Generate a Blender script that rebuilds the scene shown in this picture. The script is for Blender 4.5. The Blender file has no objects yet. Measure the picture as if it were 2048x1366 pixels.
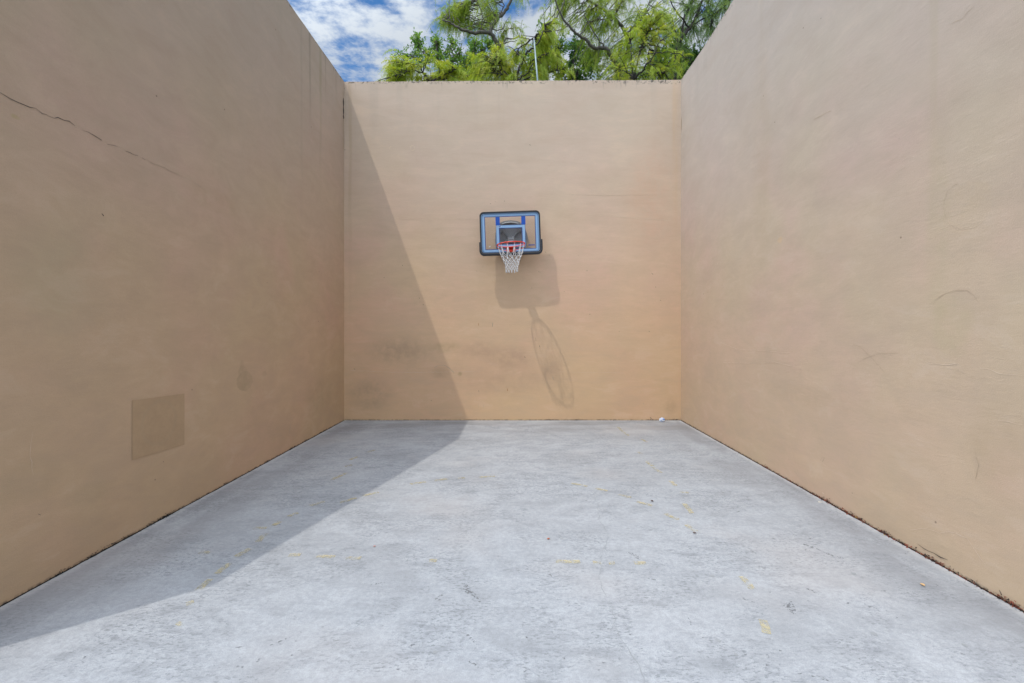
import bpy, bmesh, math, random
import numpy as np
from mathutils import Vector, Matrix, noise as mnoise

S = bpy.context.scene
C = bpy.context.scene.collection

# ------------------------------------------------------------------ camera, sky, sun, exposure
H = 1.67; F = 910.0; U0, V0 = 1030.0, 656.0     # eye height, focal length in px of the 2048 px photograph, level sight line
cam_d = bpy.data.cameras.new("camera"); cam = bpy.data.objects.new("camera", cam_d); C.objects.link(cam)
cam.location = (0, 0, H); cam.rotation_euler = (math.radians(90), 0, 0)
cam_d.sensor_width = 36; cam_d.lens = 36 * F / 2048
cam_d.shift_x = (1024 - U0) / 2048; cam_d.shift_y = -(683 - V0) / 2048
cam_d.clip_start = 0.05; cam_d.clip_end = 3000
S.camera = cam
S.render.resolution_x = 1024; S.render.resolution_y = 683

SUNV = Vector((-0.3667, -0.293, 1.0)).normalized()
SUN_EL = math.asin(SUNV.z); SUN_ROT = math.atan2(SUNV.x, SUNV.y) % (2 * math.pi)
w = bpy.data.worlds.new("World"); S.world = w; w.use_nodes = True
wn = w.node_tree.nodes; wl = w.node_tree.links; wn.clear()
out = wn.new('ShaderNodeOutputWorld'); bg = wn.new('ShaderNodeBackground')
bg.inputs['Strength'].default_value = 0.15
sky = wn.new('ShaderNodeTexSky'); sky.sky_type = 'NISHITA'; sky.sun_disc = False
sky.sun_elevation = SUN_EL; sky.sun_rotation = SUN_ROT; sky.air_density = 1.0; sky.dust_density = 0.4; sky.ozone_density = 2.5
tc = wn.new('ShaderNodeTexCoord'); sp = wn.new('ShaderNodeSeparateXYZ'); wl.new(tc.outputs['Generated'], sp.inputs[0])
def wm(op, a, b=None, c=None, clamp=False):
    n = wn.new('ShaderNodeMath'); n.operation = op; n.use_clamp = clamp
    for i, v in enumerate((a, b, c)):
        if v is None: continue
        if isinstance(v, (int, float)): n.inputs[i].default_value = v
        else: wl.new(v, n.inputs[i])
    return n.outputs[0]
zc = wm('MAXIMUM', sp.outputs[2], 0.06)
px = wm('DIVIDE', sp.outputs[0], zc); py = wm('DIVIDE', sp.outputs[1], zc)
cv = wn.new('ShaderNodeCombineXYZ'); wl.new(px, cv.inputs[0]); wl.new(py, cv.inputs[1]); cv.inputs[2].default_value = 3.1
def wnoise(scale, detail, rough, off, dist=0.0):
    m = wn.new('ShaderNodeVectorMath'); m.operation = 'ADD'; wl.new(cv.outputs[0], m.inputs[0]); m.inputs[1].default_value = off
    n = wn.new('ShaderNodeTexNoise'); n.inputs['Scale'].default_value = scale; n.inputs['Detail'].default_value = detail
    n.inputs['Roughness'].default_value = rough; n.inputs['Distortion'].default_value = dist
    wl.new(m.outputs[0], n.inputs['Vector']); return n.outputs[0]
big = wnoise(0.75, 3, 0.5, (4.2, 1.3, 0)); sm = wnoise(6.5, 9, 0.62, (7.7, 2.0, 1.0), 0.1)
cl = wm('ADD', wm('MULTIPLY', big, 0.75), wm('MULTIPLY', sm, 1.1))
mr = wn.new('ShaderNodeMapRange'); mr.interpolation_type = 'SMOOTHSTEP'; wl.new(cl, mr.inputs[0])
mr.inputs[1].default_value = 0.76; mr.inputs[2].default_value = 1.06
mr.inputs[3].default_value = 0.02; mr.inputs[4].default_value = 0.95
cmix = wn.new('ShaderNodeMix'); cmix.data_type = 'RGBA'; wl.new(mr.outputs[0], cmix.inputs[0])
tint = wn.new('ShaderNodeMix'); tint.data_type = 'RGBA'; tint.blend_type = 'MULTIPLY'; tint.inputs[0].default_value = 1
wl.new(sky.outputs[0], tint.inputs[6]); tint.inputs[7].default_value = (0.36, 0.80, 1.12, 1)
wl.new(tint.outputs[2], cmix.inputs[6])
sdot = wn.new('ShaderNodeVectorMath'); sdot.operation = 'DOT_PRODUCT'; wl.new(tc.outputs['Generated'], sdot.inputs[0]); sdot.inputs[1].default_value = tuple(SUNV)
glow = wn.new('ShaderNodeMapRange'); glow.interpolation_type = 'SMOOTHSTEP'; wl.new(sdot.outputs['Value'], glow.inputs[0])      # out-of-view clouds brightened towards the sun to add fill light
glow.inputs[1].default_value = 0.25; glow.inputs[2].default_value = 1.0; glow.inputs[3].default_value = 4.9; glow.inputs[4].default_value = 27.0
cc = wn.new('ShaderNodeVectorMath'); cc.operation = 'SCALE'; cc.inputs[0].default_value = (0.91, 0.985, 1.06); wl.new(glow.outputs[0], cc.inputs['Scale']); wl.new(cc.outputs[0], cmix.inputs[7])
wl.new(cmix.outputs[2], bg.inputs['Color']); wl.new(bg.outputs[0], out.inputs[0])

sd = bpy.data.lights.new("sun", 'SUN'); sun = bpy.data.objects.new("sun", sd); C.objects.link(sun)
sd.energy = 2.0; sd.angle = math.radians(0.62); sd.color = (1.0, 0.95, 0.87)
sun.rotation_euler = SUNV.to_track_quat('Z', 'Y').to_euler(); sun.location = (0, 0, 20)
S.view_settings.view_transform = 'Standard'; S.view_settings.look = 'None'
S.view_settings.exposure = -0.12; S.view_settings.gamma = 1.0; S.view_settings.use_curve_mapping = False

# ------------------------------------------------------------------ measures
D = 8.24                                   # camera to back wall
XL, XR = -3.095, 3.005; ZL, ZR = 6.13, 6.165
def BW(u, v, d=D): s = F / d; return ((u - U0) / s, H + (V0 - v) / s)      # on the back wall: x, z
def LW(u, v): s = (U0 - u) / -XL; return (F / s, H + (V0 - v) / s)         # on the left wall: y, z
def RW(u, v): s = (u - U0) / XR; return (F / s, H + (V0 - v) / s)
def FL(u, v): s = (v - V0) / H; return ((u - U0) / s, F / s)               # on the floor: x, y
def AT(u, v, d): return Vector(((u - U0) * d / F, d, H + (V0 - v) * d / F))

# ------------------------------------------------------------------ helpers
def tag(o, label=None, cat=None, group=None, kind=None):
    if label: o['label'] = label
    if cat: o['category'] = cat
    if group: o['group'] = group
    if kind: o['kind'] = kind
    return o
def empty(name, loc):
    o = bpy.data.objects.new(name, None); C.objects.link(o); o.location = loc; o.empty_display_size = 0.1; return o
def link(name, me, mats, parent=None, loc=(0, 0, 0), smooth=False):
    for m in (mats if isinstance(mats, (list, tuple)) else [mats]): me.materials.append(m)
    o = bpy.data.objects.new(name, me); C.objects.link(o); o.location = loc
    if parent: o.parent = parent
    if smooth:
        me.polygons.foreach_set('use_smooth', np.ones(len(me.polygons), bool))
    return o
def from_arrays(name, verts, faces):
    me = bpy.data.meshes.new(name); me.from_pydata([tuple(v) for v in verts], [], faces); me.update(); return me
class MB:
    def __init__(s): s.v = []; s.f = []; s.m = []
    def add(s, vs, fs, mi=0):
        b = len(s.v); s.v += [tuple(v) for v in vs]; s.f += [tuple(i + b for i in f) for f in fs]; s.m += [mi] * len(fs)
    def box(s, c, h, rot=None, mi=0):
        vs = [Vector((x * h[0], y * h[1], z * h[2])) for x in (-1, 1) for y in (-1, 1) for z in (-1, 1)]
        if rot is not None: vs = [rot @ v for v in vs]
        s.add([v + Vector(c) for v in vs], [(0,1,3,2),(4,6,7,5),(0,4,5,1),(2,3,7,6),(0,2,6,4),(1,5,7,3)], mi)
    def tube(s, pts, rad, n=6, closed=False, mi=0, cap=True):
        pts = [Vector(p) for p in pts]; N = len(pts)
        rr = rad if isinstance(rad, (list, tuple)) else [rad] * N
        b = len(s.v); pn = None
        for i, p in enumerate(pts):
            if closed: t = pts[(i + 1) % N] - pts[i - 1]
            else: t = pts[min(i + 1, N - 1)] - pts[max(i - 1, 0)]
            t = t.normalized() if t.length > 1e-9 else Vector((0, 0, 1))
            if pn is None: pn = t.orthogonal().normalized()
            else:
                pn = pn - t * pn.dot(t); pn = pn.normalized() if pn.length > 1e-6 else t.orthogonal().normalized()
            bn = t.cross(pn)
            for k in range(n):
                a = 2 * math.pi * k / n
                s.v.append(tuple(p + (pn * math.cos(a) + bn * math.sin(a)) * rr[i]))
        R = N if closed else N - 1
        for i in range(R):
            for k in range(n):
                a, c = b + i * n, b + ((i + 1) % N) * n
                s.f.append((a + k, a + (k + 1) % n, c + (k + 1) % n, c + k)); s.m.append(mi)
        if not closed and cap:
            s.f.append(tuple(b + k for k in range(n))[::-1]); s.m.append(mi)
            s.f.append(tuple(b + (N - 1) * n + k for k in range(n))); s.m.append(mi)
    def prism(s, poly, y0, y1, mi=0, hole=None):     # polygon in x,z extruded along y
        n = len(poly)
        if hole is None:
            vs = [(x, y0, z) for x, z in poly] + [(x, y1, z) for x, z in poly]
            fs = [tuple(range(n)), tuple(range(2 * n - 1, n - 1, -1))]
            fs += [(i, i + n, (i + 1) % n + n, (i + 1) % n) for i in range(n)]
            s.add(vs, fs, mi)
        else:
            vs = [(x, y, z) for y in (y0, y1) for pl in (poly, hole) for x, z in pl]
            fs = []
            for i in range(n):
                j = (i + 1) % n
                fs += [(i, j, n + j, n + i), (2*n + i, 3*n + i, 3*n + j, 2*n + j), (i, 2*n + i, 2*n + j, j), (n + i, n + j, 3*n + j, 3*n + i)]
            s.add(vs, fs, mi)
    def build(s, name, mats, parent=None, loc=(0, 0, 0), smooth=False):
        me = bpy.data.meshes.new(name); me.from_pydata(s.v, [], s.f)
        me.polygons.foreach_set('material_index', s.m); me.update()
        bm = bmesh.new(); bm.from_mesh(me); bmesh.ops.recalc_face_normals(bm, faces=bm.faces); bm.to_mesh(me); bm.free()
        return link(name, me, mats, parent, loc, smooth)
def rrect(cx, cz, hw, hh, r, k=5):
    pts = []
    for sx, sz, a0 in ((1, 1, 0), (-1, 1, 90), (-1, -1, 180), (1, -1, 270)):
        for i in range(k + 1):
            a = math.radians(a0 + 90 * i / k)
            pts.append((cx + sx * (hw - r) + r * math.cos(a), cz + sz * (hh - r) + r * math.sin(a)))
    return pts

# ------------------------------------------------------------------ materials
class NG:
    def __init__(s, name):
        s.mat = bpy.data.materials.new(name); s.mat.use_nodes = True
        s.t = s.mat.node_tree; s.t.nodes.clear()
        s.out = s.t.nodes.new('ShaderNodeOutputMaterial'); s.b = s.t.nodes.new('ShaderNodeBsdfPrincipled')
        s.t.links.new(s.b.outputs[0], s.out.inputs[0])
        c = s.t.nodes.new('ShaderNodeTexCoord'); s.P = c.outputs['Object']
        x = s.t.nodes.new('ShaderNodeSeparateXYZ'); s.L(s.P, x.inputs[0]); s.x, s.y, s.z = x.outputs
    def L(s, a, b): s.t.links.new(a, b)
    def put(s, sock, v):
        if isinstance(v, (int, float)): sock.default_value = v
        elif isinstance(v, tuple): sock.default_value = v + ((1,) if len(v) == 3 and len(sock.default_value) == 4 else ())
        else: s.L(v, sock)
    def m(s, op, a, b=None, c=None, clamp=False):
        n = s.t.nodes.new('ShaderNodeMath'); n.operation = op; n.use_clamp = clamp
        for i, v in enumerate((a, b, c)):
            if v is not None: s.put(n.inputs[i], v)
        return n.outputs[0]
    def vm(s, op, a, b=None):
        n = s.t.nodes.new('ShaderNodeVectorMath'); n.operation = op; s.put(n.inputs[0], a)
        if b is not None: s.put(n.inputs[1], b)
        return n.outputs['Value'] if op in ('LENGTH', 'DISTANCE', 'DOT_PRODUCT') else n.outputs[0]
    def comb(s, a, b, c=0.0):
        n = s.t.nodes.new('ShaderNodeCombineXYZ')
        for i, v in enumerate((a, b, c)): s.put(n.inputs[i], v)
        return n.outputs[0]
    def noise(s, scale, detail=4, rough=0.5, stretch=(1, 1, 1), off=(0, 0, 0), dist=0.0, vec=None):
        n = s.t.nodes.new('ShaderNodeTexNoise'); v = s.vm('MULTIPLY', vec or s.P, stretch); v = s.vm('ADD', v, off)
        s.L(v, n.inputs['Vector']); n.inputs['Scale'].default_value = scale; n.inputs['Detail'].default_value = detail
        n.inputs['Roughness'].default_value = rough; n.inputs['Distortion'].default_value = dist
        return n.outputs[0]
    def vor(s, scale, stretch=(1, 1, 1), off=(0, 0, 0), feature='F1', vec=None):
        n = s.t.nodes.new('ShaderNodeTexVoronoi'); n.feature = feature; v = s.vm('MULTIPLY', vec or s.P, stretch); v = s.vm('ADD', v, off)
        s.L(v, n.inputs['Vector']); n.inputs['Scale'].default_value = scale; return n.outputs[0]
    def mr(s, v, a, b, c=0.0, d=1.0, smooth=True):
        n = s.t.nodes.new('ShaderNodeMapRange'); n.interpolation_type = 'SMOOTHSTEP' if smooth else 'LINEAR'; n.clamp = True
        s.put(n.inputs[0], v)
        for i, q in enumerate((a, b, c, d)): s.put(n.inputs[i + 1], q)
        return n.outputs[0]
    def mix(s, f, a, b, mode='MIX'):
        n = s.t.nodes.new('ShaderNodeMix'); n.data_type = 'RGBA'; n.blend_type = mode; n.clamp_factor = True
        s.put(n.inputs[0], f); s.put(n.inputs[6], a); s.put(n.inputs[7], b); return n.outputs[2]
    def mul(s, *a):
        r = a[0]
        for q in a[1:]: r = s.m('MULTIPLY', r, q)
        return r
    def bump(s, h, dist, strength=1.0, prev=None):
        n = s.t.nodes.new('ShaderNodeBump'); n.inputs['Strength'].default_value = strength; n.inputs['Distance'].default_value = dist
        s.L(h, n.inputs['Height'])
        if prev is not None: s.L(prev, n.inputs['Normal'])
        return n.outputs[0]
    def set(s, **k):
        for a, v in k.items(): s.put(s.b.inputs[a.replace('_', ' ')], v)
        return s.mat
def plain(name, col, rough=0.5, metal=0.0, var=0.06, scale=30, bump=0.0, coat=0.0):
    g = NG(name); n = g.noise(scale, 4, 0.6)
    lo = tuple(c * (1 - var) for c in col); hi = tuple(min(1, c * (1 + var)) for c in col)
    g.set(Base_Color=g.mix(n, lo, hi), Roughness=g.mr(n, 0.2, 0.8, rough * 0.85, min(1, rough * 1.15)), Metallic=metal)
    g.b.inputs['Coat Weight'].default_value = coat
    if bump: g.set(Normal=g.bump(n, bump))
    return g.mat

TAN = (0.500, 0.366, 0.262)
def plaster(name, side, blobs, streaks, top, seed, paint=(1, 1, 1)):
    """side: 'x' back wall (coordinates x,z), 'y' side walls (y,z)."""
    g = NG(name); a = g.x if side == 'x' else g.y; b = g.z
    st = (0.35, 1, 1) if side == 'x' else (1, 0.45, 1)
    o = (seed, seed * 2.3, seed * 0.7)
    big = g.noise(0.55, 3, 0.55, off=o); mid = g.noise(1.9, 4, 0.55, off=o, dist=0.3); fine = g.noise(9, 6, 0.65, stretch=st, off=o)
    grain = g.noise(130, 3, 0.6, off=o)
    pinkm = g.noise(0.8, 2, 0.5, off=(seed + 5, 3, 9))
    col = g.mix(g.mr(big, 0.35, 0.65), (0.625, 0.480, 0.315), (0.660, 0.470, 0.330))
    col = g.mix(g.mr(pinkm, 0.42, 0.66, 0, 0.75), col, (0.665, 0.440, 0.335))
    col = g.mix(g.mr(mid, 0.36, 0.68, 0, 0.34), col, (0.52, 0.405, 0.275))
    col = g.mix(g.mr(fine, 0.34, 0.68, 0.0, 0.38), col, (0.55, 0.41, 0.27))
    col = g.mix(g.mr(grain, 0.3, 0.7, 0.0, 0.26), col, (0.49, 0.36, 0.245))
    # warmer, more orange tone towards the ground
    low = g.mr(g.m('ADD', b, g.m('MULTIPLY', mid, 0.9)), 0.2, 4.2, 0.55 if side == 'x' else 0.40, 0.0)
    col = g.mix(low, col, (0.60, 0.40, 0.205))
    # greyer, darker tone towards the top
    hi = g.mr(g.m('ADD', b, g.m('MULTIPLY', big, 1.5)), 2.6, 6.4, 0.0, 0.75)
    col = g.mix(hi, col, (0.53, 0.455, 0.370))
    blot = g.noise(4.2, 8, 0.72, stretch=st, off=(seed + 2, 6, 1), dist=0.5)
    col = g.mix(g.mr(blot, 0.44, 0.66, 0, 0.24), col, (0.47, 0.350, 0.245)); col = g.mix(g.mr(blot, 0.48, 0.34, 0, 0.20), col, (0.70, 0.545, 0.395))
    col = g.mix(1.0, col, paint, 'MULTIPLY')  # per-wall tint: brightness differences of lit and shaded walls put into the colour
    wv = g.comb(g.m('ADD', a, g.m('MULTIPLY', g.m('SUBTRACT', mid, 0.5), 0.10)), g.m('ADD', b, g.m('MULTIPLY', g.m('SUBTRACT', fine, 0.5), 0.10)))
    cv2 = g.comb(a, b)
    for (ca, cb, ra, rb, amt, c, soft, crisp) in blobs:
        d = g.vm('LENGTH', g.vm('MULTIPLY', g.vm('SUBTRACT', cv2 if crisp else wv, (ca, cb, 0)), (1 / ra, 1 / rb, 0)))
        mk = g.mr(d, 1.0, 1.0 - soft, 0.0, amt)
        if not crisp: mk = g.mul(mk, g.mr(g.noise(6, 6, 0.7, off=(ca, cb, 3)), 0.3, 0.65, 0.25, 1.0))
        col = g.mix(mk, col, c)
    for (ca, wd, z0, z1, amt, c) in streaks:
        d = g.m('ABSOLUTE', g.m('SUBTRACT', g.m('ADD', a, g.m('MULTIPLY', g.m('SUBTRACT', mid, 0.5), 0.03)), ca))
        mk = g.mul(g.mr(d, wd * 0.2, wd, amt, 0.0), g.mr(b, z0, z1), g.mr(g.noise(14, 4, 0.6, stretch=(1, 1, 0.12)), 0.3, 0.6, 0.35, 1))
        col = g.mix(mk, col, c)
    # mould and drips under the coping edge
    sx = (1, 1, 0.10)
    drip = g.noise(11, 5, 0.7, stretch=sx, off=o)
    dt = g.m('SUBTRACT', top, b)
    mk = g.mul(g.mr(drip, 0.56, 0.70), g.mr(dt, 0.0, 0.17, 1.0, 0.0), 0.55)
    col = g.mix(mk, col, (0.09, 0.085, 0.08))
    mk = g.mul(g.mr(g.noise(24, 5, 0.7, off=o), 0.52, 0.62), g.mr(dt, 0.0, 0.060, 1.0, 0.0), 0.85)
    col = g.mix(mk, col, (0.05, 0.05, 0.05))
    mk = g.mul(g.mr(g.noise(3.2, 3, 0.5, stretch=(1, 1, 0.05), off=o), 0.55, 0.72), g.mr(dt, 0.0, 1.4, 0.13, 0.0))
    col = g.mix(mk, col, (0.27, 0.245, 0.20))
    # tiny chips and specks
    vz = g.vor(5.5, off=o); sm = g.noise(2.0, 2, 0.5, off=(seed * 3, 1, 4))
    col = g.mix(g.mul(g.mr(vz, 0.03, 0.055, 1.0, 0.0), g.mr(sm, 0.56, 0.60), 0.7), col, (0.16, 0.11, 0.08))
    # soot line at the foot of the wall
    col = g.mix(g.mul(g.mr(b, 0.0, 0.022, 1.0, 0.0), g.mr(g.noise(18, 5, 0.7), 0.42, 0.60), 0.8), col, (0.06, 0.05, 0.045))
    tw = (0.22, 1, 1.5) if side == 'x' else (1, 0.35, 1.2)
    h1 = g.noise(7, 5, 0.55, stretch=tw, off=o, dist=0.4); h2 = g.noise(38, 5, 0.6, stretch=tw, off=o); h3 = g.noise(170, 3, 0.6, off=o)
    rid = g.m('ABSOLUTE', g.m('SUBTRACT', g.noise(2.6, 4, 0.6, stretch=tw, off=(seed, 5, 8), dist=0.6), 0.5))
    ridm = g.mul(g.mr(rid, 0.0, 0.018, 1.0, 0.0), g.mr(g.noise(1.1, 2, 0.5, off=(seed * 2, 8, 2)), 0.50, 0.64))
    n1 = g.bump(h1, 0.0022, 1.0); n2 = g.bump(h2, 0.0009, 1.0, n1); n3 = g.bump(h3, 0.0010, 1.0, n2); n4 = g.bump(ridm, 0.0002, 1.0, n3)
    g.set(Base_Color=col, Roughness=0.9, Normal=n4); g.b.inputs['Specular IOR Level'].default_value = 0.25
    return g.mat

M = {}
M['crack'] = plain('crack_dark', (0.095, 0.075, 0.060), 0.95, scale=60, var=0.5)
M['scratch'] = plain('scratch_mark', (0.44, 0.335, 0.235), 0.95, scale=60, var=0.3)
M['pale'] = plain('pale_scuff', (0.67, 0.53, 0.39), 0.9, scale=80, var=0.1)
M['rust'] = plain('rust_spot', (0.42, 0.17, 0.05), 0.9, scale=60, var=0.2)
WM = [M['crack'], M['scratch'], M['pale'], M['rust']]

# ------------------------------------------------------------------ walls
def wobble(a, b, seed, amp=0.007):
    return amp * (mnoise.noise(Vector((a * 0.7 + seed, b * 0.7, seed))) * 1.1 + 0.5 * mnoise.noise(Vector((a * 1.9, b * 1.9 + seed, 3 + seed))) + 0.16 * mnoise.noise(Vector((a * 5, b * 5, 7 + seed))))
rnd = random.Random(4)
def jag(pts, step, j, r):
    """polyline in wall coordinates resampled with jitter"""
    o = []
    for (a, b), (c, d) in zip(pts, pts[1:]):
        n = max(1, int(math.hypot(c - a, d - b) / step))
        for i in range(n): t = i / n; o.append((a + (c - a) * t + r.gauss(0, j), b + (d - b) * t + r.gauss(0, j)))
    o.append(pts[-1]); return o
def wall(name, kind, seed, lab, mat, marks):
    """inner face as a fine, slightly wavy grid; solid 0.25 m thick"""
    T = 0.25
    if kind == 'back':
        x0, x1 = XL - 0.02, XR + 0.02; cols = [x0 + (x1 - x0) * i / 122 for i in range(123)]
        top = lambda a: ZL + (ZR - ZL) * (a - x0) / (x1 - x0) + 0.006 * mnoise.noise(Vector((a * 3, 0, 5)))
        P = lambda a, b, o: (a, D - o, b); loc = (0, 0, 0)
    else:
        sgn = 1 if kind == 'left' else -1; X = XL if kind == 'left' else XR; zt = ZL if kind == 'left' else ZR
        y0, y1, yk = 2.05, D + T, 5.07
        cols = sorted(set([y0 + (y1 - y0) * i / 128 for i in range(129)] + [yk]))
        def top(a):
            h = zt + 0.006 * mnoise.noise(Vector((a * 2.5, 1, 5 + seed)))
            if kind == 'right': h += 0.035 * math.sin((a - 5.2) * 2.1) * (1 if 5.2 < a < 8.2 else 0) * 0.6
            return h if a >= yk else h - (yk - a) * (zt - 3.1) / (yk - y0)
        P = lambda a, b, o: (sgn * o, a, b); loc = (X, 0, 0)
    nr = 110; mb = MB(); vs = []; nc = len(cols)
    for a in cols:
        t = top(a)
        for j in range(nr + 1):
            b = t * j / nr; e = min(1, j / 3)
            vs.append(P(a, b, wobble(a, b, seed) * e))
    for a in cols: vs.append(P(a, 0, -T)); vs.append(P(a, top(a), -T))
    fs = []; R = nr + 1; B = nc * R
    for i in range(nc - 1):
        for j in range(nr): fs.append((i * R + j, (i + 1) * R + j, (i + 1) * R + j + 1, i * R + j + 1))
        fs += [(i * R + nr, (i + 1) * R + nr, B + 2 * i + 3, B + 2 * i + 1), (B + 2 * i, B + 2 * i + 1, B + 2 * i + 3, B + 2 * i + 2), (i * R, B + 2 * i, B + 2 * i + 2, (i + 1) * R)]
    fs.append(tuple(range(nr + 1)) + (B + 1, B)); k = nc - 1
    fs.append(tuple(k * R + j for j in range(nr, -1, -1)) + (B + 2 * k, B + 2 * k + 1))
    mb.add(vs, fs, 0)
    for pts, wd, mi, jt in marks:
        q = jag(pts, 0.035, jt, rnd); n = len(q); vv = []; ff = []
        for i, (a, b) in enumerate(q):
            c, d = q[min(i + 1, n - 1)]; e, f = q[max(i - 1, 0)]; ta, tb = c - e, d - f; l = math.hypot(ta, tb) or 1
            ww = wd * (0.35 + 1.1 * rnd.random()) * (0.3 if i in (0, n - 1) else 1) / 2
            for s in (1, -1):
                aa, bb = a - s * tb / l * ww, b + s * ta / l * ww
                vv.append(P(aa, bb, wobble(aa, bb, seed) + 0.0025))
        for i in range(n - 1):
            if jt > 0.004 and rnd.random() < 0.06: continue
            ff.append((2 * i, 2 * i + 1, 2 * i + 3, 2 * i + 2))
        mb.add(vv, ff, mi)
    o = mb.build(name, [mat] + WM, None, loc)
    ng = nc - 1; per = nr + 3; fl = [False] * len(o.data.polygons)      # only the plastered face is shaded smooth, its edges stay crisp
    for i in range(ng):
        for j in range(nr): fl[i * per + j] = True
    o.data.polygons.foreach_set('use_smooth', fl)
    bm = bmesh.new(); bm.from_mesh(o.data)
    bmesh.ops.split_edges(bm, edges=[e for e in bm.edges if len(e.link_faces) == 2 and e.link_faces[0].smooth != e.link_faces[1].smooth])
    bm.to_mesh(o.data); bm.free()
    return tag(o, lab, 'wall')
def L_(*p): return [LW(*q) for q in p]
def R_(*p): return [RW(*q) for q in p]
def B_(*p): return [BW(*q) for q in p]

dk = (0.429, 0.312, 0.187)
def blobL(u, v, ru, rv, amt, c=dk, soft=0.6, crisp=False):
    a, b = LW(u, v); a2 = LW(u + ru, v)[0]; s = (U0 - u) / -XL; return (a, b, abs(a2 - a), rv / s, amt, c, soft, crisp)
def blobR(u, v, ru, rv, amt, c=dk, soft=0.6, crisp=False):
    a, b = RW(u, v); a2 = RW(u - ru, v)[0]; s = (u - U0) / XR; return (a, b, abs(a2 - a), rv / s, amt, c, soft, crisp)
def blobB(u, v, ru, rv, amt, c=dk, soft=0.6, crisp=False):
    a, b = BW(u, v); s = F / D; return (a, b, ru / s, rv / s, amt, c, soft, crisp)
drk = (0.384, 0.280, 0.168)
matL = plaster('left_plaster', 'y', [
    blobL(489, 762, 16, 21, 0.55, drk, 0.12), blobL(486, 744, 10, 16, 0.42, drk, 0.2), blobL(484, 730, 4.5, 12, 0.25, drk, 0.3), blobL(490, 765, 10, 13, 0.35, drk, 0.6),
    blobL(529, 748, 6, 6, 0.35, drk, 0.3), blobL(318, 845, 40, 45, 0.14, drk, 0.1, True),
    blobL(640, 790, 30, 50, 0.5), blobL(180, 985, 60, 26, 0.28), blobL(60, 960, 80, 60, 0.35), blobL(120, 560, 120, 160, 0.25, (0.461, 0.381, 0.238), 0.8),
    blobL(345, 745, 60, 30, 0.10), blobL(30, 232, 12, 8, 0.5, (0.384, 0.322, 0.101)), blobL(430, 400, 60, 30, 0.25),
], [(LW(603, 60)[0], 0.05, 2.5, 5.6, 0.30, (0.380, 0.316, 0.232)), (LW(620, 90)[0], 0.05, 4.4, 6.0, 0.55, (0.270, 0.223, 0.163)),
    (LW(641, 130)[0], 0.07, 3.2, 6.1, 0.42, (0.330, 0.279, 0.163)), (LW(651, 130)[0], 0.03, 5.2, 6.1, 0.5, (0.300, 0.233, 0.172)),
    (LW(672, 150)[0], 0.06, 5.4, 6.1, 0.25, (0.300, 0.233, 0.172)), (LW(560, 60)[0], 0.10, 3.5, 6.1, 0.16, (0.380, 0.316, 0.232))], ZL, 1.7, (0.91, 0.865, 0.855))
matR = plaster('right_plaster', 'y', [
    blobR(1905, 650, 45, 80, 0.35, (0.474, 0.392, 0.238), 0.5), blobR(1930, 415, 48, 55, 0.25, (0.538, 0.405, 0.259), 0.15),
    blobR(1523, 300, 22, 300, 0.18), blobR(1875, 470, 30, 260, 0.30, (0.461, 0.381, 0.238)), blobR(1600, 790, 120, 26, 0.15),
    blobR(1560, 480, 7, 8, 0.6, (0.640, 0.441, 0.264), 0.5), blobR(1610, 930, 60, 30, 0.2, (0.691, 0.512, 0.325), 0.5), blobR(1990, 900, 70, 120, 0.25),
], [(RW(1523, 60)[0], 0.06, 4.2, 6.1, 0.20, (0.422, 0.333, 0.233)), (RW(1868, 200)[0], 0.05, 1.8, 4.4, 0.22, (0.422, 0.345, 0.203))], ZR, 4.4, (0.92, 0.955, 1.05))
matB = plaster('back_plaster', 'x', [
    blobB(1015, 715, 75, 34, 0.54, (0.448, 0.286, 0.197), 0.8), blobB(955, 700, 60, 24, 0.43, (0.448, 0.286, 0.197), 0.8), blobB(890, 695, 40, 18, 0.48, (0.396, 0.275, 0.155), 0.8),
    blobB(800, 700, 90, 40, 0.54, (0.396, 0.275, 0.186), 0.8), blobB(880, 745, 26, 16, 0.43, (0.396, 0.275, 0.166), 0.8), blobB(920, 748, 6, 6, 0.65, (0.369, 0.275, 0.124), 0.8),
    blobB(1020, 760, 110, 40, 0.38, (0.475, 0.309, 0.207), 0.8), blobB(740, 790, 60, 45, 0.54, (0.396, 0.280, 0.186), 0.8), blobB(1105, 745, 30, 50, 0.38, (0.448, 0.298, 0.197), 0.8),
    blobB(1342, 815, 18, 26, 0.43, (0.435, 0.286, 0.176), 0.8), blobB(960, 740, 220, 70, 0.20, (0.527, 0.309, 0.217), 0.9),
    blobB(1020, 250, 260, 60, 0.12, (0.527, 0.366, 0.259), 0.9), blobB(1300, 400, 70, 160, 0.25, (0.712, 0.389, 0.259), 0.8),
], [(BW(700, 300)[0], 0.05, 1.0, 5.5, 0.3, (0.422, 0.298, 0.173)), (BW(1350, 300)[0], 0.08, 2.0, 5.8, 0.22, (0.640, 0.392, 0.182))], ZL, 8.2, (1.11, 1.06, 1.05))

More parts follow.
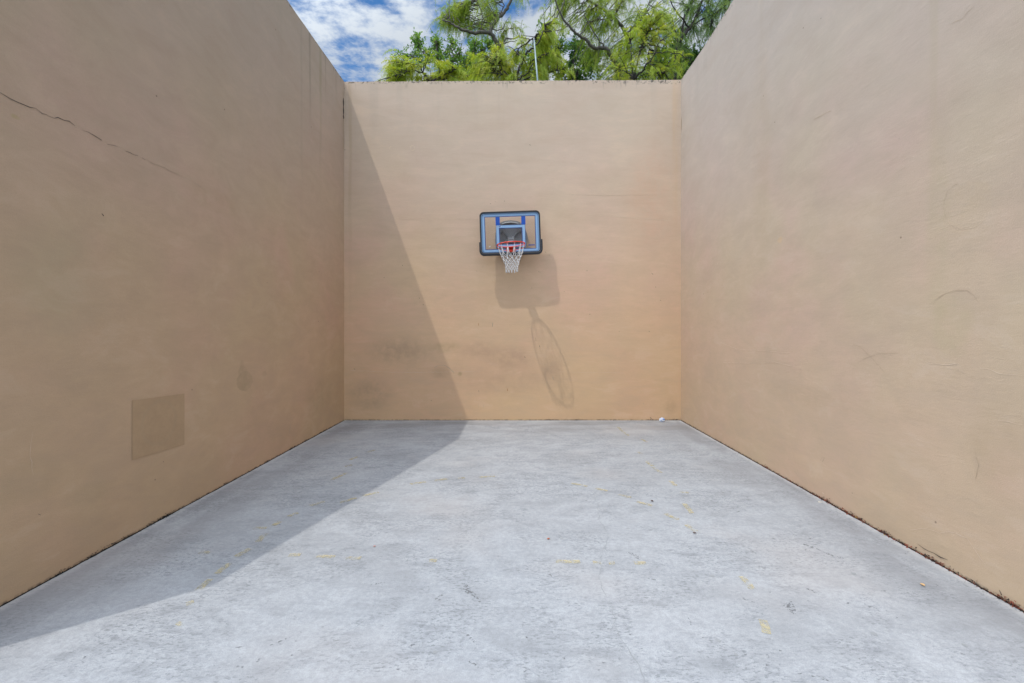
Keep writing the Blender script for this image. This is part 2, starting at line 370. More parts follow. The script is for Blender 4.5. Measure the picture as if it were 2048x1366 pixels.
def ringpts(u, v, ru, rv, a0=0, a1=360, n=24): return [(u + ru * math.cos(math.radians(a0 + (a1 - a0) * i / n)), v + rv * math.sin(math.radians(a0 + (a1 - a0) * i / n))) for i in range(n + 1)]
mL = [(L_((-40, 168), (0, 186), (35, 203), (60, 215), (95, 229)), 0.0036, 1, 0.005), (L_((95, 229), (130, 242), (150, 252)), 0.0055, 1, 0.008),
      (L_((165, 260), (190, 274), (215, 286)), 0.0042, 1, 0.006), (L_((215, 286), (225, 289), (250, 300), (290, 320)), 0.0035, 1, 0.006),
      (L_((290, 320), (330, 337), (360, 352)), 0.004, 2, 0.004), (L_((385, 365), (395, 369), (408, 380)), 0.003, 2, 0.003),
      (L_((202, 427), (206, 432)), 0.022, 1, 0), (L_((582, 840), (579, 856), (577, 868)), 0.006, 2, 0.001),
      (L_((686.5, 196), (686.5, 238)), 0.05, 1, 0), (L_((685.8, 238), (686, 300)), 0.02, 2, 0),
      (L_((64, 860), (58, 900), (66, 950)), 0.002, 3, 0.003), (L_((75, 1028), (80, 1030)), 0.012, 1, 0), (L_((700, 0), (701, 0)), 0.001, 2, 0)][:-1]
# faint painted-over square panel on the left wall, with its edge lines
mR = [(R_((1706, 688), (1722, 694), (1740, 712), (1770, 745)), 0.0022, 2, 0.001), (R_((1712, 728), (1736, 714), (1762, 707), (1798, 706)), 0.0022, 2, 0.001), (R_((1750, 702), (1771, 715)), 0.0025, 2, 0.001),
      (R_((1866, 612), (1872, 598), (1890, 587), (1915, 580), (1935, 581), (1948, 590), (1958, 606)), 0.003, 2, 0.001),
      (R_((1440, 684), (1475, 698), (1520, 701), (1582, 706)), 0.004, 3, 0.002), (R_((1445, 725), (1520, 727), (1550, 724), (1585, 732)), 0.004, 3, 0.002),
      (R_((1835, 1088), (1850, 1098), (1868, 1105), (1880, 1113), (1897, 1120)), 0.007, 1, 0.003), (R_((1820, 1060), (1850, 1056), (1880, 1066), (1910, 1064), (1935, 1078), (1950, 1098), (1972, 1130)), 0.003, 3, 0.003),
      (R_((1641, 922), (1646, 912)), 0.006, 1, 0.001), (R_((1645, 924), (1649, 914)), 0.005, 1, 0.001), (R_((1524, 862), (1525, 868)), 0.006, 2, 0),
      (R_((1435, 529), (1437, 523)), 0.012, 3, 0), (R_((1618, 506), (1622, 510)), 0.010, 2, 0), (R_((1645, 985), (1648, 988)), 0.02, 3, 0),
      (R_((1840, 720), (1860, 727), (1890, 729), (1920, 727)), 0.004, 3, 0.002), (R_((1960, 735), (2000, 745), (2048, 752)), 0.003, 3, 0.003), (R_((1990, 838), (2048, 850)), 0.003, 3, 0.003),
      (R_(*ringpts(1930, 412, 42, 48, 150, 250)), 0.002, 2, 0.004), (R_(*ringpts(1930, 412, 44, 46, 20, 140)), 0.0022, 3, 0.003),
      (R_((1628, 240), (1655, 225), (1665, 222)), 0.004, 2, 0.002), (R_((1800, 66), (1806, 58)), 0.006, 2, 0), (R_((1900, 50), (1925, 38), (1950, 12)), 0.004, 2, 0.004),
      (R_((1950, 960), (1957, 930), (1950, 900)), 0.003, 2, 0.002), (R_((1362.6, 235), (1362.6, 262)), 0.02, 2, 0), (R_((1998, 1180), (2004, 1190)), 0.02, 1, 0.002)]
mB = [(B_((1059, 289), (1061, 291)), 0.02, 1, 0), (B_((1079, 691), (1080, 695)), 0.022, 1, 0), (B_((1048, 713), (1051, 715)), 0.016, 1, 0), (B_((1071, 675), (1072, 682)), 0.010, 1, 0),
      (B_((1321, 592), (1322, 598)), 0.014, 2, 0), (B_((1303, 546), (1306, 549)), 0.014, 1, 0), (B_((985, 645), (985, 654)), 0.012, 2, 0), (B_((977, 646), (988, 646)), 0.008, 2, 0),
      (B_((957, 646), (957, 651)), 0.030, 4, 0), (B_((1015, 777), (1015, 782)), 0.028, 4, 0), (B_((967, 809), (967, 815)), 0.008, 2, 0), (B_((957, 780), (958, 784)), 0.014, 1, 0), (B_((956, 808), (957, 815)), 0.012, 2, 0),
      (B_((1105, 752), (1107, 760)), 0.012, 2, 0), (B_((1130, 389), (1200, 391), (1310, 390)), 0.003, 2, 0.002), (B_((790, 436), (850, 440), (900, 437), (955, 439)), 0.005, 3, 0.003), (B_((1170, 428), (1240, 434), (1340, 441)), 0.005, 3, 0.003),
      (B_((700, 741), (800, 745), (950, 743)), 0.003, 3, 0.003), (B_((1110, 744), (1200, 745), (1250, 746)), 0.002, 3, 0.003), (B_((868, 736), (876, 731), (888, 730), (900, 737), (909, 746)), 0.009, 2, 0.002),
      (B_((785, 293), (781, 293), (779, 297), (781, 301), (785, 301)), 0.014, 3, 0.001), (B_(*ringpts(825, 296, 4.2, 5, 0, 360, 10)), 0.014, 3, 0.001),
      (B_((966, 512), (967, 515)), 0.014, 1, 0), (B_((1090, 503), (1092, 506)), 0.012, 1, 0), (B_((1098, 508), (1099, 512)), 0.012, 2, 0), (B_((1087, 513), (1088, 516)), 0.010, 2, 0), (B_((952, 541), (954, 543)), 0.014, 2, 0),
      (B_((937, 532), (939, 534)), 0.012, 2, 0), (B_((965, 533), (967, 532)), 0.012, 2, 0), (B_((984, 560), (985, 562)), 0.012, 2, 0), (B_((1076, 543), (1082, 545)), 0.010, 1, 0), (B_((1063, 575), (1064, 577)), 0.012, 1, 0),
      (B_((714, 600), (716, 602)), 0.014, 2, 0), (B_((708, 737), (710, 739)), 0.016, 1, 0), (B_((1300, 834), (1303, 838)), 0.02, 1, 0), (B_((1303, 837), (1306, 841)), 0.014, 1, 0), (B_((838, 595), (839, 597)), 0.012, 1, 0),
      (B_((1286, 806), (1288, 809)), 0.014, 2, 0), (B_((792, 660), (794, 662)), 0.012, 2, 0), (B_((1055, 192), (1056, 195)), 0.01, 2, 0)]
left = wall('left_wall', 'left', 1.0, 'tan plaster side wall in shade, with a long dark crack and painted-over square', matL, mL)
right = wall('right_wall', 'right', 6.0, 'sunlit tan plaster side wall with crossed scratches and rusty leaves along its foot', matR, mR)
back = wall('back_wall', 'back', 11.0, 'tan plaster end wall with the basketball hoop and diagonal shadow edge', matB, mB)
# painted-over repair patches: a slightly darker coat of paint on the left wall
def patch_mat(name, c):
    g = NG(name); n = g.noise(4, 4, 0.6); f = g.noise(25, 5, 0.6); r = g.vm('LENGTH', g.vm('MULTIPLY', g.vm('SUBTRACT', g.comb(g.y, g.z), (LW(318, 845)[0], LW(318, 845)[1], 0)), (1, 1, 0)))
    ring = g.mr(g.m('ABSOLUTE', g.m('SUBTRACT', r, 0.185)), 0.0, 0.03, 0.18, 0.0)
    col = g.mix(g.mr(n, 0.3, 0.7), c, tuple(k * 1.10 for k in c)); col = g.mix(g.mr(f, 0.3, 0.8, 0, 0.3), col, tuple(k * 0.85 for k in c))
    col = g.mix(ring, col, (0.40, 0.30, 0.19))
    g.set(Base_Color=col, Roughness=0.9, Normal=g.bump(g.noise(38, 5, 0.6), 0.0012)); return g.mat
def patch(poly, mat):
    """thin extra coat following the wall's waviness, as a subdivided sheet"""
    (a0, b0), (a1, b1), (a2, b2), (a3, b3) = poly; n = 14; mb = MB(); vs = []
    for i in range(n + 1):
        for j in range(n + 1):
            s, t = i / n, j / n
            a = (a0 * (1 - s) + a1 * s) * (1 - t) + (a3 * (1 - s) + a2 * s) * t; b = (b0 * (1 - s) + b1 * s) * (1 - t) + (b3 * (1 - s) + b2 * s) * t
            vs.append((wobble(a, b, 1.0) + 0.003, a, b))
    mb.add(vs, [(i * (n + 1) + j, (i + 1) * (n + 1) + j, (i + 1) * (n + 1) + j + 1, i * (n + 1) + j + 1) for i in range(n) for j in range(n)])
    return mb
pm = patch_mat('patch_paint', (0.445, 0.295, 0.170))
o = patch([LW(263, 801), LW(368, 787), LW(368, 889), LW(263, 920)], pm).build('paint_patch', pm, left, (0, 0, 0), True)
o['label'] = 'slightly darker square of touch-up paint with a faint round smear'

# ------------------------------------------------------------------ ground, floor slab
def sheet(x0, x1, y0, y1, z, nx, ny):
    mb = MB(); vs = [(x0 + (x1 - x0) * i / nx, y0 + (y1 - y0) * j / ny, z) for i in range(nx + 1) for j in range(ny + 1)]
    mb.add(vs, [(i * (ny + 1) + j, (i + 1) * (ny + 1) + j, (i + 1) * (ny + 1) + j + 1, i * (ny + 1) + j + 1) for i in range(nx) for j in range(ny)]); return mb
g = NG('lawn'); gn = g.noise(0.5, 5, 0.6); g2 = g.noise(14, 5, 0.7)
g.set(Base_Color=g.mix(g.mr(g2, 0.3, 0.7), g.mix(gn, (0.05, 0.075, 0.02), (0.09, 0.10, 0.035)), (0.11, 0.12, 0.04)), Roughness=0.95, Normal=g.bump(g2, 0.03))
tag(sheet(-1200, 1200, -1200, 1200, -0.10, 4, 4).build('ground', g.mat), kind='structure')
g = NG('soil'); gn = g.noise(40, 5, 0.7)
g.set(Base_Color=g.mix(gn, (0.012, 0.010, 0.008), (0.05, 0.038, 0.028)), Roughness=1.0, Normal=g.bump(gn, 0.01))
tag(sheet(XL - 0.2, XR + 0.2, -5, D + 0.2, -0.055, 2, 2).build('soil', g.mat), kind='structure')

g = NG('worn_concrete')
gb = g.noise(0.45, 4, 0.55, off=(3, 1, 0)); gm = g.noise(1.3, 6, 0.62, stretch=(0.7, 1.15, 1), off=(8, 2, 0), dist=0.5); gf = g.noise(6.5, 8, 0.68, stretch=(0.75, 1, 1), dist=0.4)
gg = g.noise(30, 6, 0.72); gs = g.noise(150, 3, 0.6)
col = g.mix(g.mr(gb, 0.3, 0.7), (0.400, 0.419, 0.446), (0.436, 0.446, 0.465))
col = g.mix(g.mr(gm, 0.42, 0.66, 0, 0.48), col, (0.288, 0.296, 0.310))
col = g.mix(g.mr(gf, 0.46, 0.72, 0, 0.50), col, (0.240, 0.249, 0.260))
col = g.mix(g.mr(gf, 0.50, 0.28, 0, 0.55), col, (0.480, 0.494, 0.512))
col = g.mix(g.mr(gg, 0.36, 0.66, 0, 0.50), col, (0.264, 0.273, 0.287))
col = g.mix(g.mr(gs, 0.35, 0.68, 0, 0.38), col, (0.224, 0.229, 0.240))
# dirt washed along the side walls and the end wall
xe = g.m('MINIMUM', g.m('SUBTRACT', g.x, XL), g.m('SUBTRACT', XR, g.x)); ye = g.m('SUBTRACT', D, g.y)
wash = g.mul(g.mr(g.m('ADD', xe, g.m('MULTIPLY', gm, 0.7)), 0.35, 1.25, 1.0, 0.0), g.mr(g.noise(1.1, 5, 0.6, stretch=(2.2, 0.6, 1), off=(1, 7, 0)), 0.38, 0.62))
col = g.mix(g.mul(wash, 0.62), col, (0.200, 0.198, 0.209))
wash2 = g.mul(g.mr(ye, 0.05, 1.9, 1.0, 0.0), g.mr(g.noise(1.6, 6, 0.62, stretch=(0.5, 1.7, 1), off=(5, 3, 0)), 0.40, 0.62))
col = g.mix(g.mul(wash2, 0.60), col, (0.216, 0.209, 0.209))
rim_l = g.mul(g.mr(xe, 0.02, 0.10, 1.0, 0.0), g.mr(gf, 0.3, 0.5), 0.6); col = g.mix(rim_l, col, (0.496, 0.490, 0.488))
rim_b = g.mul(g.mr(ye, 0.02, 0.16, 1.0, 0.0), 0.6); col = g.mix(rim_b, col, (0.464, 0.458, 0.449))
# pits and scuffs: clouds of tiny dark pores, denser in worn patches
pv = g.vm('ADD', g.P, g.vm('MULTIPLY', g.comb(gg, gf), (0.05, 0.05, 0)))
zone = g.mr(g.noise(1.5, 5, 0.65, off=(2, 9, 0), dist=0.6), 0.42, 0.58, 0.12, 1.0)
pore = g.mr(g.noise(60, 5, 0.75, stretch=(0.55, 1.1, 1), vec=pv), 0.50, 0.62)
col = g.mix(g.mul(zone, pore, 0.66), col, (0.135, 0.145, 0.155))
smear = g.mr(g.noise(9, 7, 0.75, stretch=(0.45, 1.5, 1), off=(6, 1, 0), dist=0.4), 0.47, 0.64)
col = g.mix(g.mul(zone, smear, 0.50), col, (0.19, 0.20, 0.215))
pits = g.mul(g.mr(g.noise(21, 6, 0.78, stretch=(0.8, 1.2, 1), vec=pv, dist=0.9), 0.635, 0.68), g.mr(g.noise(2.6, 3, 0.6, off=(5, 4, 0)), 0.45, 0.56))
col = g.mix(g.mul(pits, 0.70), col, (0.12, 0.125, 0.13))
warm = g.mr(g.noise(0.9, 3, 0.5, off=(11, 4, 0)), 0.5, 0.75, 0, 0.35); col = g.mix(warm, col, (0.400, 0.375, 0.364))
hb = g.bump(gf, 0.006); hb = g.bump(gg, 0.0018, 1, hb); hb = g.bump(g.mul(pits, -1.0), 0.003, 1, hb)
g.set(Base_Color=col, Roughness=0.88, Normal=hb); g.b.inputs['Specular IOR Level'].default_value = 0.3
conc = g.mat
g = NG('floor_crack'); n = g.noise(18, 4, 0.6)
g.set(Base_Color=g.mix(n, (0.20, 0.205, 0.21), (0.36, 0.37, 0.38)), Roughness=1.0); fcrack = g.mat
g = NG('floor_scar'); n = g.noise(60, 5, 0.7); tr = g.t.nodes.new('ShaderNodeBsdfTransparent'); mx = g.t.nodes.new('ShaderNodeMixShader')
g.set(Base_Color=g.mix(g.noise(20, 2), (0.12, 0.125, 0.13), (0.2, 0.2, 0.21)), Roughness=1.0)
g.L(g.mr(n, 0.50, 0.60), mx.inputs[0]); g.L(tr.outputs[0], mx.inputs[1]); g.L(g.b.outputs[0], mx.inputs[2]); g.L(mx.outputs[0], g.out.inputs[0]); scar = g.mat
fr = random.Random(12)
def ribbon(mb, pts, wd, z, mi, step=0.04, j=0.006, taper=True):
    q = jag(pts, step, j, fr); n = len(q); vv = []
    for i, (a, b) in enumerate(q):
        c, d = q[min(i + 1, n - 1)]; e, f = q[max(i - 1, 0)]; ta, tb = c - e, d - f; l = math.hypot(ta, tb) or 1
        ww = wd * ((0.4 + 1.0 * fr.random()) if taper else 1) / 2 * (0.3 if taper and i in (0, n - 1) else 1)
        vv += [(a - tb / l * ww, b + ta / l * ww, z), (a + tb / l * ww, b - ta / l * ww, z)]
    mb.add(vv, [(2 * i, 2 * i + 1, 2 * i + 3, 2 * i + 2) for i in range(n - 1)], mi)
# slab outline with ragged edges beside the walls
NY = 170; ys = [-4.6 + (D - 0.012 + 4.6) * i / NY for i in range(NY + 1)]
edL = [XL + 0.005 + 0.007 * abs(mnoise.noise(Vector((y * 3.1, 0, 0)))) + 0.006 * mnoise.noise(Vector((y * 14, 3, 0))) for y in ys]
edR = [XR - 0.006 - 0.009 * abs(mnoise.noise(Vector((y * 2.3, 9, 0)))) - 0.006 * mnoise.noise(Vector((y * 12, 5, 0))) for y in ys]
mb = MB(); vs = []
for i, y in enumerate(ys): vs += [(edL[i], y, -0.012), (edL[i] + 0.010, y, 0), (edR[i] - 0.010, y, 0), (edR[i], y, -0.012), (edL[i], y, -0.09), (edR[i], y, -0.09)]
fs = []
for i in range(NY):
    a, b = 6 * i, 6 * i + 6
    fs += [(a, a+1, b+1, b), (a+1, a+2, b+2, b+1), (a+2, a+3, b+3, b+2), (a+4, a, b, b+4), (a+3, a+5, b+5, b+3), (a+5, a+4, b+4, b+5)]
e = 6 * NY; fs += [(0, 4, 5, 3, 2, 1), (e, e+1, e+2, e+3, e+5, e+4)]
mb.add(vs, fs, 0)
def F_(*p): return [FL(*q) for q in p]
for pts, wd in ((((1187, 985), (1195, 1010), (1197, 1040), (1207, 1052), (1216, 1066), (1214, 1086), (1204, 1104), (1202, 1128), (1198, 1160), (1212, 1184), (1216, 1198)), 0.004),
                (((1216, 1198), (1227, 1226), (1232, 1262), (1256, 1296), (1276, 1330), (1292, 1372), (1300, 1420)), 0.004),
                (((1185, 870), (1184, 920), (1187, 985)), 0.002), (((1225, 1070), (1260, 1068), (1300, 1072)), 0.002)):
    ribbon(mb, F_(*pts), wd, 0.002, 1)
for pts, wd in ((((1602, 1087), (1625, 1096), (1645, 1103)), 0.03), (((1645, 1103), (1665, 1112), (1688, 1117)), 0.035), (((1260, 1104), (1270, 1112), (1278, 1120)), 0.05),
                (((1300, 1160), (1330, 1163)), 0.03), (((930, 1165), (948, 1190), (960, 1205)), 0.035), (((868, 1198), (885, 1190)), 0.05), (((940, 1325), (958, 1335)), 0.06),
                (((740, 1170), (770, 1165)), 0.06), (((1578, 1205), (1590, 1230)), 0.05), (((1615, 1180), (1640, 1190)), 0.04), (((1380, 1235), (1383, 1250)), 0.03), (((1500, 1200), (1512, 1206)), 0.03),
                (((550, 1290), (580, 1275)), 0.04), (((1095, 1150), (1110, 1160)), 0.03), (((935, 1270), (955, 1290)), 0.05), (((1620, 1350), (1660, 1362)), 0.05)):
    ribbon(mb, F_(*pts), wd, 0.0018, 2, 0.05, 0.012)
# stuck flat spots (old gum): part of the slab's surface
for u, v, r in ((1424, 1152, 0.016), (1123, 1076, 0.013), (1748, 1268, 0.014), (1707, 1147, 0.014), (1436, 1281, 0.013), (1472, 1310, 0.009), (1930, 1291, 0.012), (1700, 1100, 0.008), (870, 1305, 0.01)):
    x, y = FL(u, v); k = [(x + r * (1 + 0.3 * fr.random()) * math.cos(t * 0.785), y + r * (1 + 0.3 * fr.random()) * math.sin(t * 0.785), 0.0022) for t in range(8)]
    mb.add(k, [tuple(range(8))], 1)
tag(mb.build('floor', [conc, fcrack, scar]), kind='structure')

# worn yellow court lines
g = NG('worn_yellow_paint'); n = g.noise(26, 7, 0.75, off=(3, 3, 0)); n2 = g.noise(5, 3, 0.6)
tr = g.t.nodes.new('ShaderNodeBsdfTransparent'); mx = g.t.nodes.new('ShaderNodeMixShader')
g.set(Base_Color=g.mix(g.noise(12, 3), (0.54, 0.49, 0.33), (0.60, 0.50, 0.27)), Roughness=0.85)
g.L(g.mr(g.m('ADD', g.m('MULTIPLY', n, 0.75), g.m('MULTIPLY', n2, 0.25)), 0.38, 0.60, 0, 0.60), mx.inputs[0]); g.L(tr.outputs[0], mx.inputs[1]); g.L(g.b.outputs[0], mx.inputs[2]); g.L(mx.outputs[0], g.out.inputs[0])
yel = g.mat
segs = ['820 969 852 964', '868 962 895 958', '916 957 930 956', '958 955 990 953', '1143 967 1175 973', '1190 977 1215 982', '1238 989 1262 996', '1275 1004 1305 1012', '1330 1028 1357 1040', '1373 1050 1393 1064',
        '1484 1153 1505 1180', '1525 1240 1533 1268', '725 992 757 985', '680 1006 712 996', '576 1034 596 1026', '620 1012 650 1004', '508 1057 534 1056', '516 1084 532 1068', '472 1114 500 1098', '432 1149 460 1127', '396 1181 420 1159', '372 1209 388 1204', '354 1252 364 1246',
        '693 1117 722 1117', '858 1122 874 1122', '1112 1124 1160 1124', '1186 1126 1202 1126', '1218 1127 1230 1127', '1268 1127 1292 1127', '578 1111 602 1110', '634 1113 670 1114', '400 1105 420 1106',
        '1236 854 1246 864', '1246 864 1258 872', '1284 879 1294 885', '1276 904 1284 909', '1292 923 1306 933', '1305 935 1322 946', '1360 984 1378 986', '1369 1008 1384 1028', '664 960 694 946', '690 934 704 930', '700 920 716 914', '735 905 750 900', '545 1052 560 1044', '1340 962 1352 972']
mb = MB(); fr = random.Random(3)
for s in segs:
    a = list(map(float, s.split())); ribbon(mb, [FL(a[0], a[1]), FL(a[2], a[3])], 0.046, 0.004, 0, 0.05, 0.002, False)
tag(mb.build('court_markings', yel), kind='structure')

# ------------------------------------------------------------------ basketball hoop on the end wall
M['pad'] = plain('navy_pad', (0.012, 0.014, 0.022), 0.55, bump=0.0005, scale=60)
M['black'] = plain('black_plastic', (0.018, 0.02, 0.026), 0.45, scale=50)
M['pale_blue'] = plain('pale_blue_print', (0.27, 0.44, 0.66), 0.35, var=0.05, scale=20)
M['navy_line'] = plain('navy_print', (0.035, 0.06, 0.22), 0.35)
M['blue'] = plain('blue_print', (0.004, 0.075, 0.42), 0.3)
M['grey_plastic'] = plain('grey_plastic', (0.30, 0.285, 0.28), 0.55, scale=25, bump=0.0005)
M['rib_plastic'] = plain('dark_grey_plastic', (0.17, 0.165, 0.17), 0.5)
M['light_plastic'] = plain('light_grey_plastic', (0.45, 0.44, 0.44), 0.5)
M['red'] = plain('red_rim_paint', (0.85, 0.055, 0.020), 0.35, var=0.12, scale=40)
M['net'] = plain('white_nylon', (0.74, 0.75, 0.76), 0.8, var=0.12, scale=60)
M['steel'] = plain('zinc_steel', (0.40, 0.41, 0.43), 0.35, metal=0.9, scale=30, var=0.15)
g = NG('clear_board'); g.set(Base_Color=(0.97, 0.975, 0.985), Roughness=g.mr(g.noise(9, 5, 0.6), 0.3, 0.8, 0.0, 0.05)); g.b.inputs['Transmission Weight'].default_value = 1.0; g.b.inputs['IOR'].default_value = 1.12
M['clear'] = g.mat
hx = (1020.6 - U0) / 113.75; hz = H + (V0 - 466.8) / 113.75 + 0.014
hoop = empty('basketball_hoop', (hx, D, hz)); hoop.rotation_euler = (0, -math.radians(1.9), 0)
tag(hoop, 'wall-mounted basketball hoop with clear blue-trimmed backboard, red rim and white net', 'basketball hoop')
def frame(name, mat, o, i, r0, r1, y0, y1, parent, cx=0, cz=0):
    m = MB(); m.prism(rrect(cx, cz, o[0], o[1], r0), y0, y1, 0, rrect(cx, cz, i[0], i[1], r1)); return m.build(name, mat, parent)
m = MB(); m.prism(rrect(0, 0, .520, .362, .06), -.232, -.226); panel = m.build('backboard', M['clear'], hoop)
fr_ = frame('backboard_frame', M['black'], (.5325, .375), (.507, .350), .075, .052, -.252, -.215, hoop)
frame('border_print', M['pale_blue'], (.5065, .3495), (.450, .294), .052, .012, -.2345, -.2325, panel)
frame('border_line', M['navy_line'], (.4495, .2935), (.438, .282), .012, .006, -.2345, -.2325, panel)
frame('inner_line', M['navy_line'], (.492, .335), (.487, .330), .04, .038, -.2360, -.2348, panel)
frame('target_square', M['pale_blue'], (.252, .192), (.207, .150), .006, .004, -.2345, -.2325, panel, .008, -.060)
frame('target_line', M['navy_line'], (.2065, .1495), (.194, .137), .004, .004, -.2345, -.2325, panel, .008, -.060)
frame('target_line', M['navy_line'], (.258, .198), (.2525, .1925), .004, .004, -.2345, -.2325, panel, .008, -.060)
for x in (-.216, .236):
    m = MB(); m.prism([(x - .037, .1385), (x + .037, .1385), (x + .037, .2815), (x - .037, .2815)], -.2345, -.2325); m.build('blue_strip', M['blue'], panel)
# small printed marks: pale flash with dark strokes, dark pill with a pale letter, white slash
m = MB(); m.prism([(-.240, .126), (-.135, .126), (-.160, .100), (-.240, .100)], -.2362, -.2350); flash = m.build('logo_flash', plain('flash_white', (0.45, 0.60, 0.82), .4), panel)
m = MB()
for q in ([(-.234, .121), (-.228, .121), (-.228, .108), (-.234, .108)], [(-.228, .108), (-.219, .108), (-.219, .104), (-.228, .104)], [(-.219, .121), (-.213, .121), (-.213, .106), (-.219, .106)],
          [(-.203, .121), (-.192, .121), (-.192, .105), (-.203, .105)], [(-.188, .121), (-.178, .121), (-.181, .105), (-.189, .105)], [(-.174, .121), (-.160, .121), (-.168, .107), (-.174, .107)]):
    m.prism(q, -.2372, -.2363)
m.build('logo_mark', M['navy_line'], flash)
m = MB(); m.prism(rrect(.368, -.228, .058, .0105, .010, 4), -.2345, -.2325); pill = m.build('logo_pill', M['navy_line'], panel)
m = MB(); m.prism([(.398, -.222), (.407, -.222), (.407, -.234), (.398, -.234)], -.2355, -.2346)
for k in range(6): m.prism([(.322 + k * .012, -.224), (.327 + k * .012, -.224), (.327 + k * .012, -.231), (.322 + k * .012, -.231)], -.2355, -.2346)
m.build('logo_mark', plain('pill_mark', (0.16, 0.17, 0.45), .4), pill)
m = MB(); m.prism([(-.386, -.238), (-.366, -.222), (-.352, -.218), (-.358, -.230), (-.376, -.246)], -.2345, -.2325); m.build('white_decal', plain('decal_white', (0.75, 0.76, 0.78), .4), panel)
# corner and bottom pads
m = MB(); o_, i_ = [(-.552, -.150), (-.552, -.335)], [(-.500, -.150), (-.500, -.300)]
def arc(cx, cz, r, a0, a1, n=6): return [(cx + r * math.cos(math.radians(a0 + (a1 - a0) * k / n)), cz + r * math.sin(math.radians(a0 + (a1 - a0) * k / n))) for k in range(n + 1)]
outer = [(-.552, -.155)] + arc(-.467, -.310, .085, 180, 270) + arc(.475, -.310, .085, 270, 360) + [(.560, -.135)]
inner = [(-.508, -.155)] + arc(-.458, -.294, .050, 180, 270) + arc(.462, -.294, .050, 270, 360) + [(.512, -.135)]
n = len(outer); vs = [(x, y, z) for y in (-.268, -.205) for pl in (outer, inner) for x, z in pl]; fs = []
for i in range(n - 1):
    j = i + 1; fs += [(i, j, n + j, n + i), (2*n + i, 3*n + i, 3*n + j, 2*n + j), (i, 2*n + i, 2*n + j, j), (n + i, n + j, 3*n + j, 3*n + i)]
fs += [(0, n, 3*n, 2*n), (n - 1, 3*n - 1, 4*n - 1, 2*n - 1)]
m.add(vs, fs); pad = m.build('edge_pad', M['pad'], hoop)
bev = pad.modifiers.new('bevel', 'BEVEL'); bev.width = .006; bev.segments = 2; bev.limit_method = 'ANGLE'
m = MB(); m.tube([(x, -.270, z) for x, z in [(-.520, -.160)] + arc(-.462, -.302, .060, 180, 270) + arc(.470, -.302, .060, 270, 360) + [(.528, -.14)]], .002, 4); m.build('pad_seam', M['grey_plastic'], pad)
# wall bracket: domed grey moulding with ribs
dome = [(-.250, -.34), (-.266, -.255), (-.278, -.108), (-.266, .015), (-.243, .124), (-.189, .200), (-.111, .235), (.012, .246), (.136, .226), (.198, .190), (.262, .110), (.298, 0), (.312, -.093), (.290, -.18), (.267, -.255), (.25, -.34)]
sc = lambda k: [(x * k + .01 * (1 - k), z * k - .04 * (1 - k)) for x, z in dome]
m = MB(); m.prism(dome, -.045, -.004); br = m.build('wall_bracket', M['grey_plastic'], hoop)
m = MB(); m.prism(dome, -.120, -.046, 0, sc(.90)); m.build('bracket_rim', M['grey_plastic'], br)
m = MB(); m.tube([(x * .80, -.115, z * .80 + .012) for x, z in dome[5:10]], .012, 6); m.build('moulded_ridge', M['light_plastic'], br, smooth=True)  # paler grey stands in for the highlight along this arc
for sx in (-1, 1):
    for (xa, za, xb, zb) in ((.16, .075, .035, -.070), (.225, -.16, .04, -.125), (.09, -.33, .03, -.14)):
        a = Vector((sx * xa + .01, 0, za)); b = Vector((sx * xb + .01, 0, zb)); dd = (b - a); ang = -math.atan2(dd.z, dd.x)
        m = MB(); m.box((a + b) / 2 + Vector((0, -.085, 0)), (dd.length / 2, .018, .006), Matrix.Rotation(ang, 3, 'Y')); m.build('rib', M['rib_plastic'], br)
m = MB(); m.prism(rrect(.01, -.10, .06, .055, .012), -.140, -.047); hub = m.build('hub', M['grey_plastic'], br)
for z in (-.085, -.128):
    m = MB(); m.prism(rrect(.01, z, .034, .004, .003, 2), -.1475, -.1405); m.build('steel_pin', M['steel'], hub)
for sx in (-.16, .18):
    for z in (.02, -.24):
        m = MB(); m.tube([(sx, -.10, z), (sx, -.2255, z)], .011, 8); m.build('spacer_arm', M['rib_plastic'], br)
m = MB()
m.prism([(-.075, -.262), (.080, -.262), (.080, -.340), (.062, -.357), (-.058, -.357), (-.075, -.340)], -.262, -.2365)      # mounting plate on the board
m.box((.0025, -.310, -.272), (.060, .052, .006)); m.box((.0025, -.300, -.343), (.045, .036, .006))
for sx in (-.052, .057): m.box((sx, -.300, -.308), (.004, .040, .034))
rb = m.build('rim_bracket', M['red'], hoop); bb = rb.modifiers.new('bevel', 'BEVEL'); bb.width = .003; bb.segments = 2
for sx in (-.034, .040):
    m = MB(); m.tube([(sx, -.2625, -.292), (sx, -.276, -.292)], .010, 6); m.build('bolt', M['steel'], rb)
rim = empty('rim_pivot', (.0, -.60, -.272)); bpy.data.objects.remove(rim)
def roll(p, c=(0.005, -.60, -.272), a=math.radians(-2.1)):
    v = Vector(p) - Vector(c); return Matrix.Rotation(a, 3, 'Y') @ v + Vector(c)
RX, RY, RZ, RR = .005, -.60, -.272, .2345
m = MB(); m.tube([roll((RX + RR * math.cos(t * math.pi / 32), RY + RR * math.sin(t * math.pi / 32), RZ)) for t in range(64)], .0082, 8, True)
rimo = m.build('rim', M['red'], hoop, smooth=True)
m = MB(); pts = []
for k in range(33):
    a = math.radians(205 - k * (230 / 32)); e = math.sin(max(0, min(1, k / 32)) * math.pi) ** .5
    pts.append(roll((RX + (RR - .004) * math.cos(a), RY + (RR + .004) * math.sin(a) * 1.0, RZ - .010 - .050 * e)))
m.tube(pts, .0050, 6); m.build('rim_brace', M['red'], rimo, smooth=True)
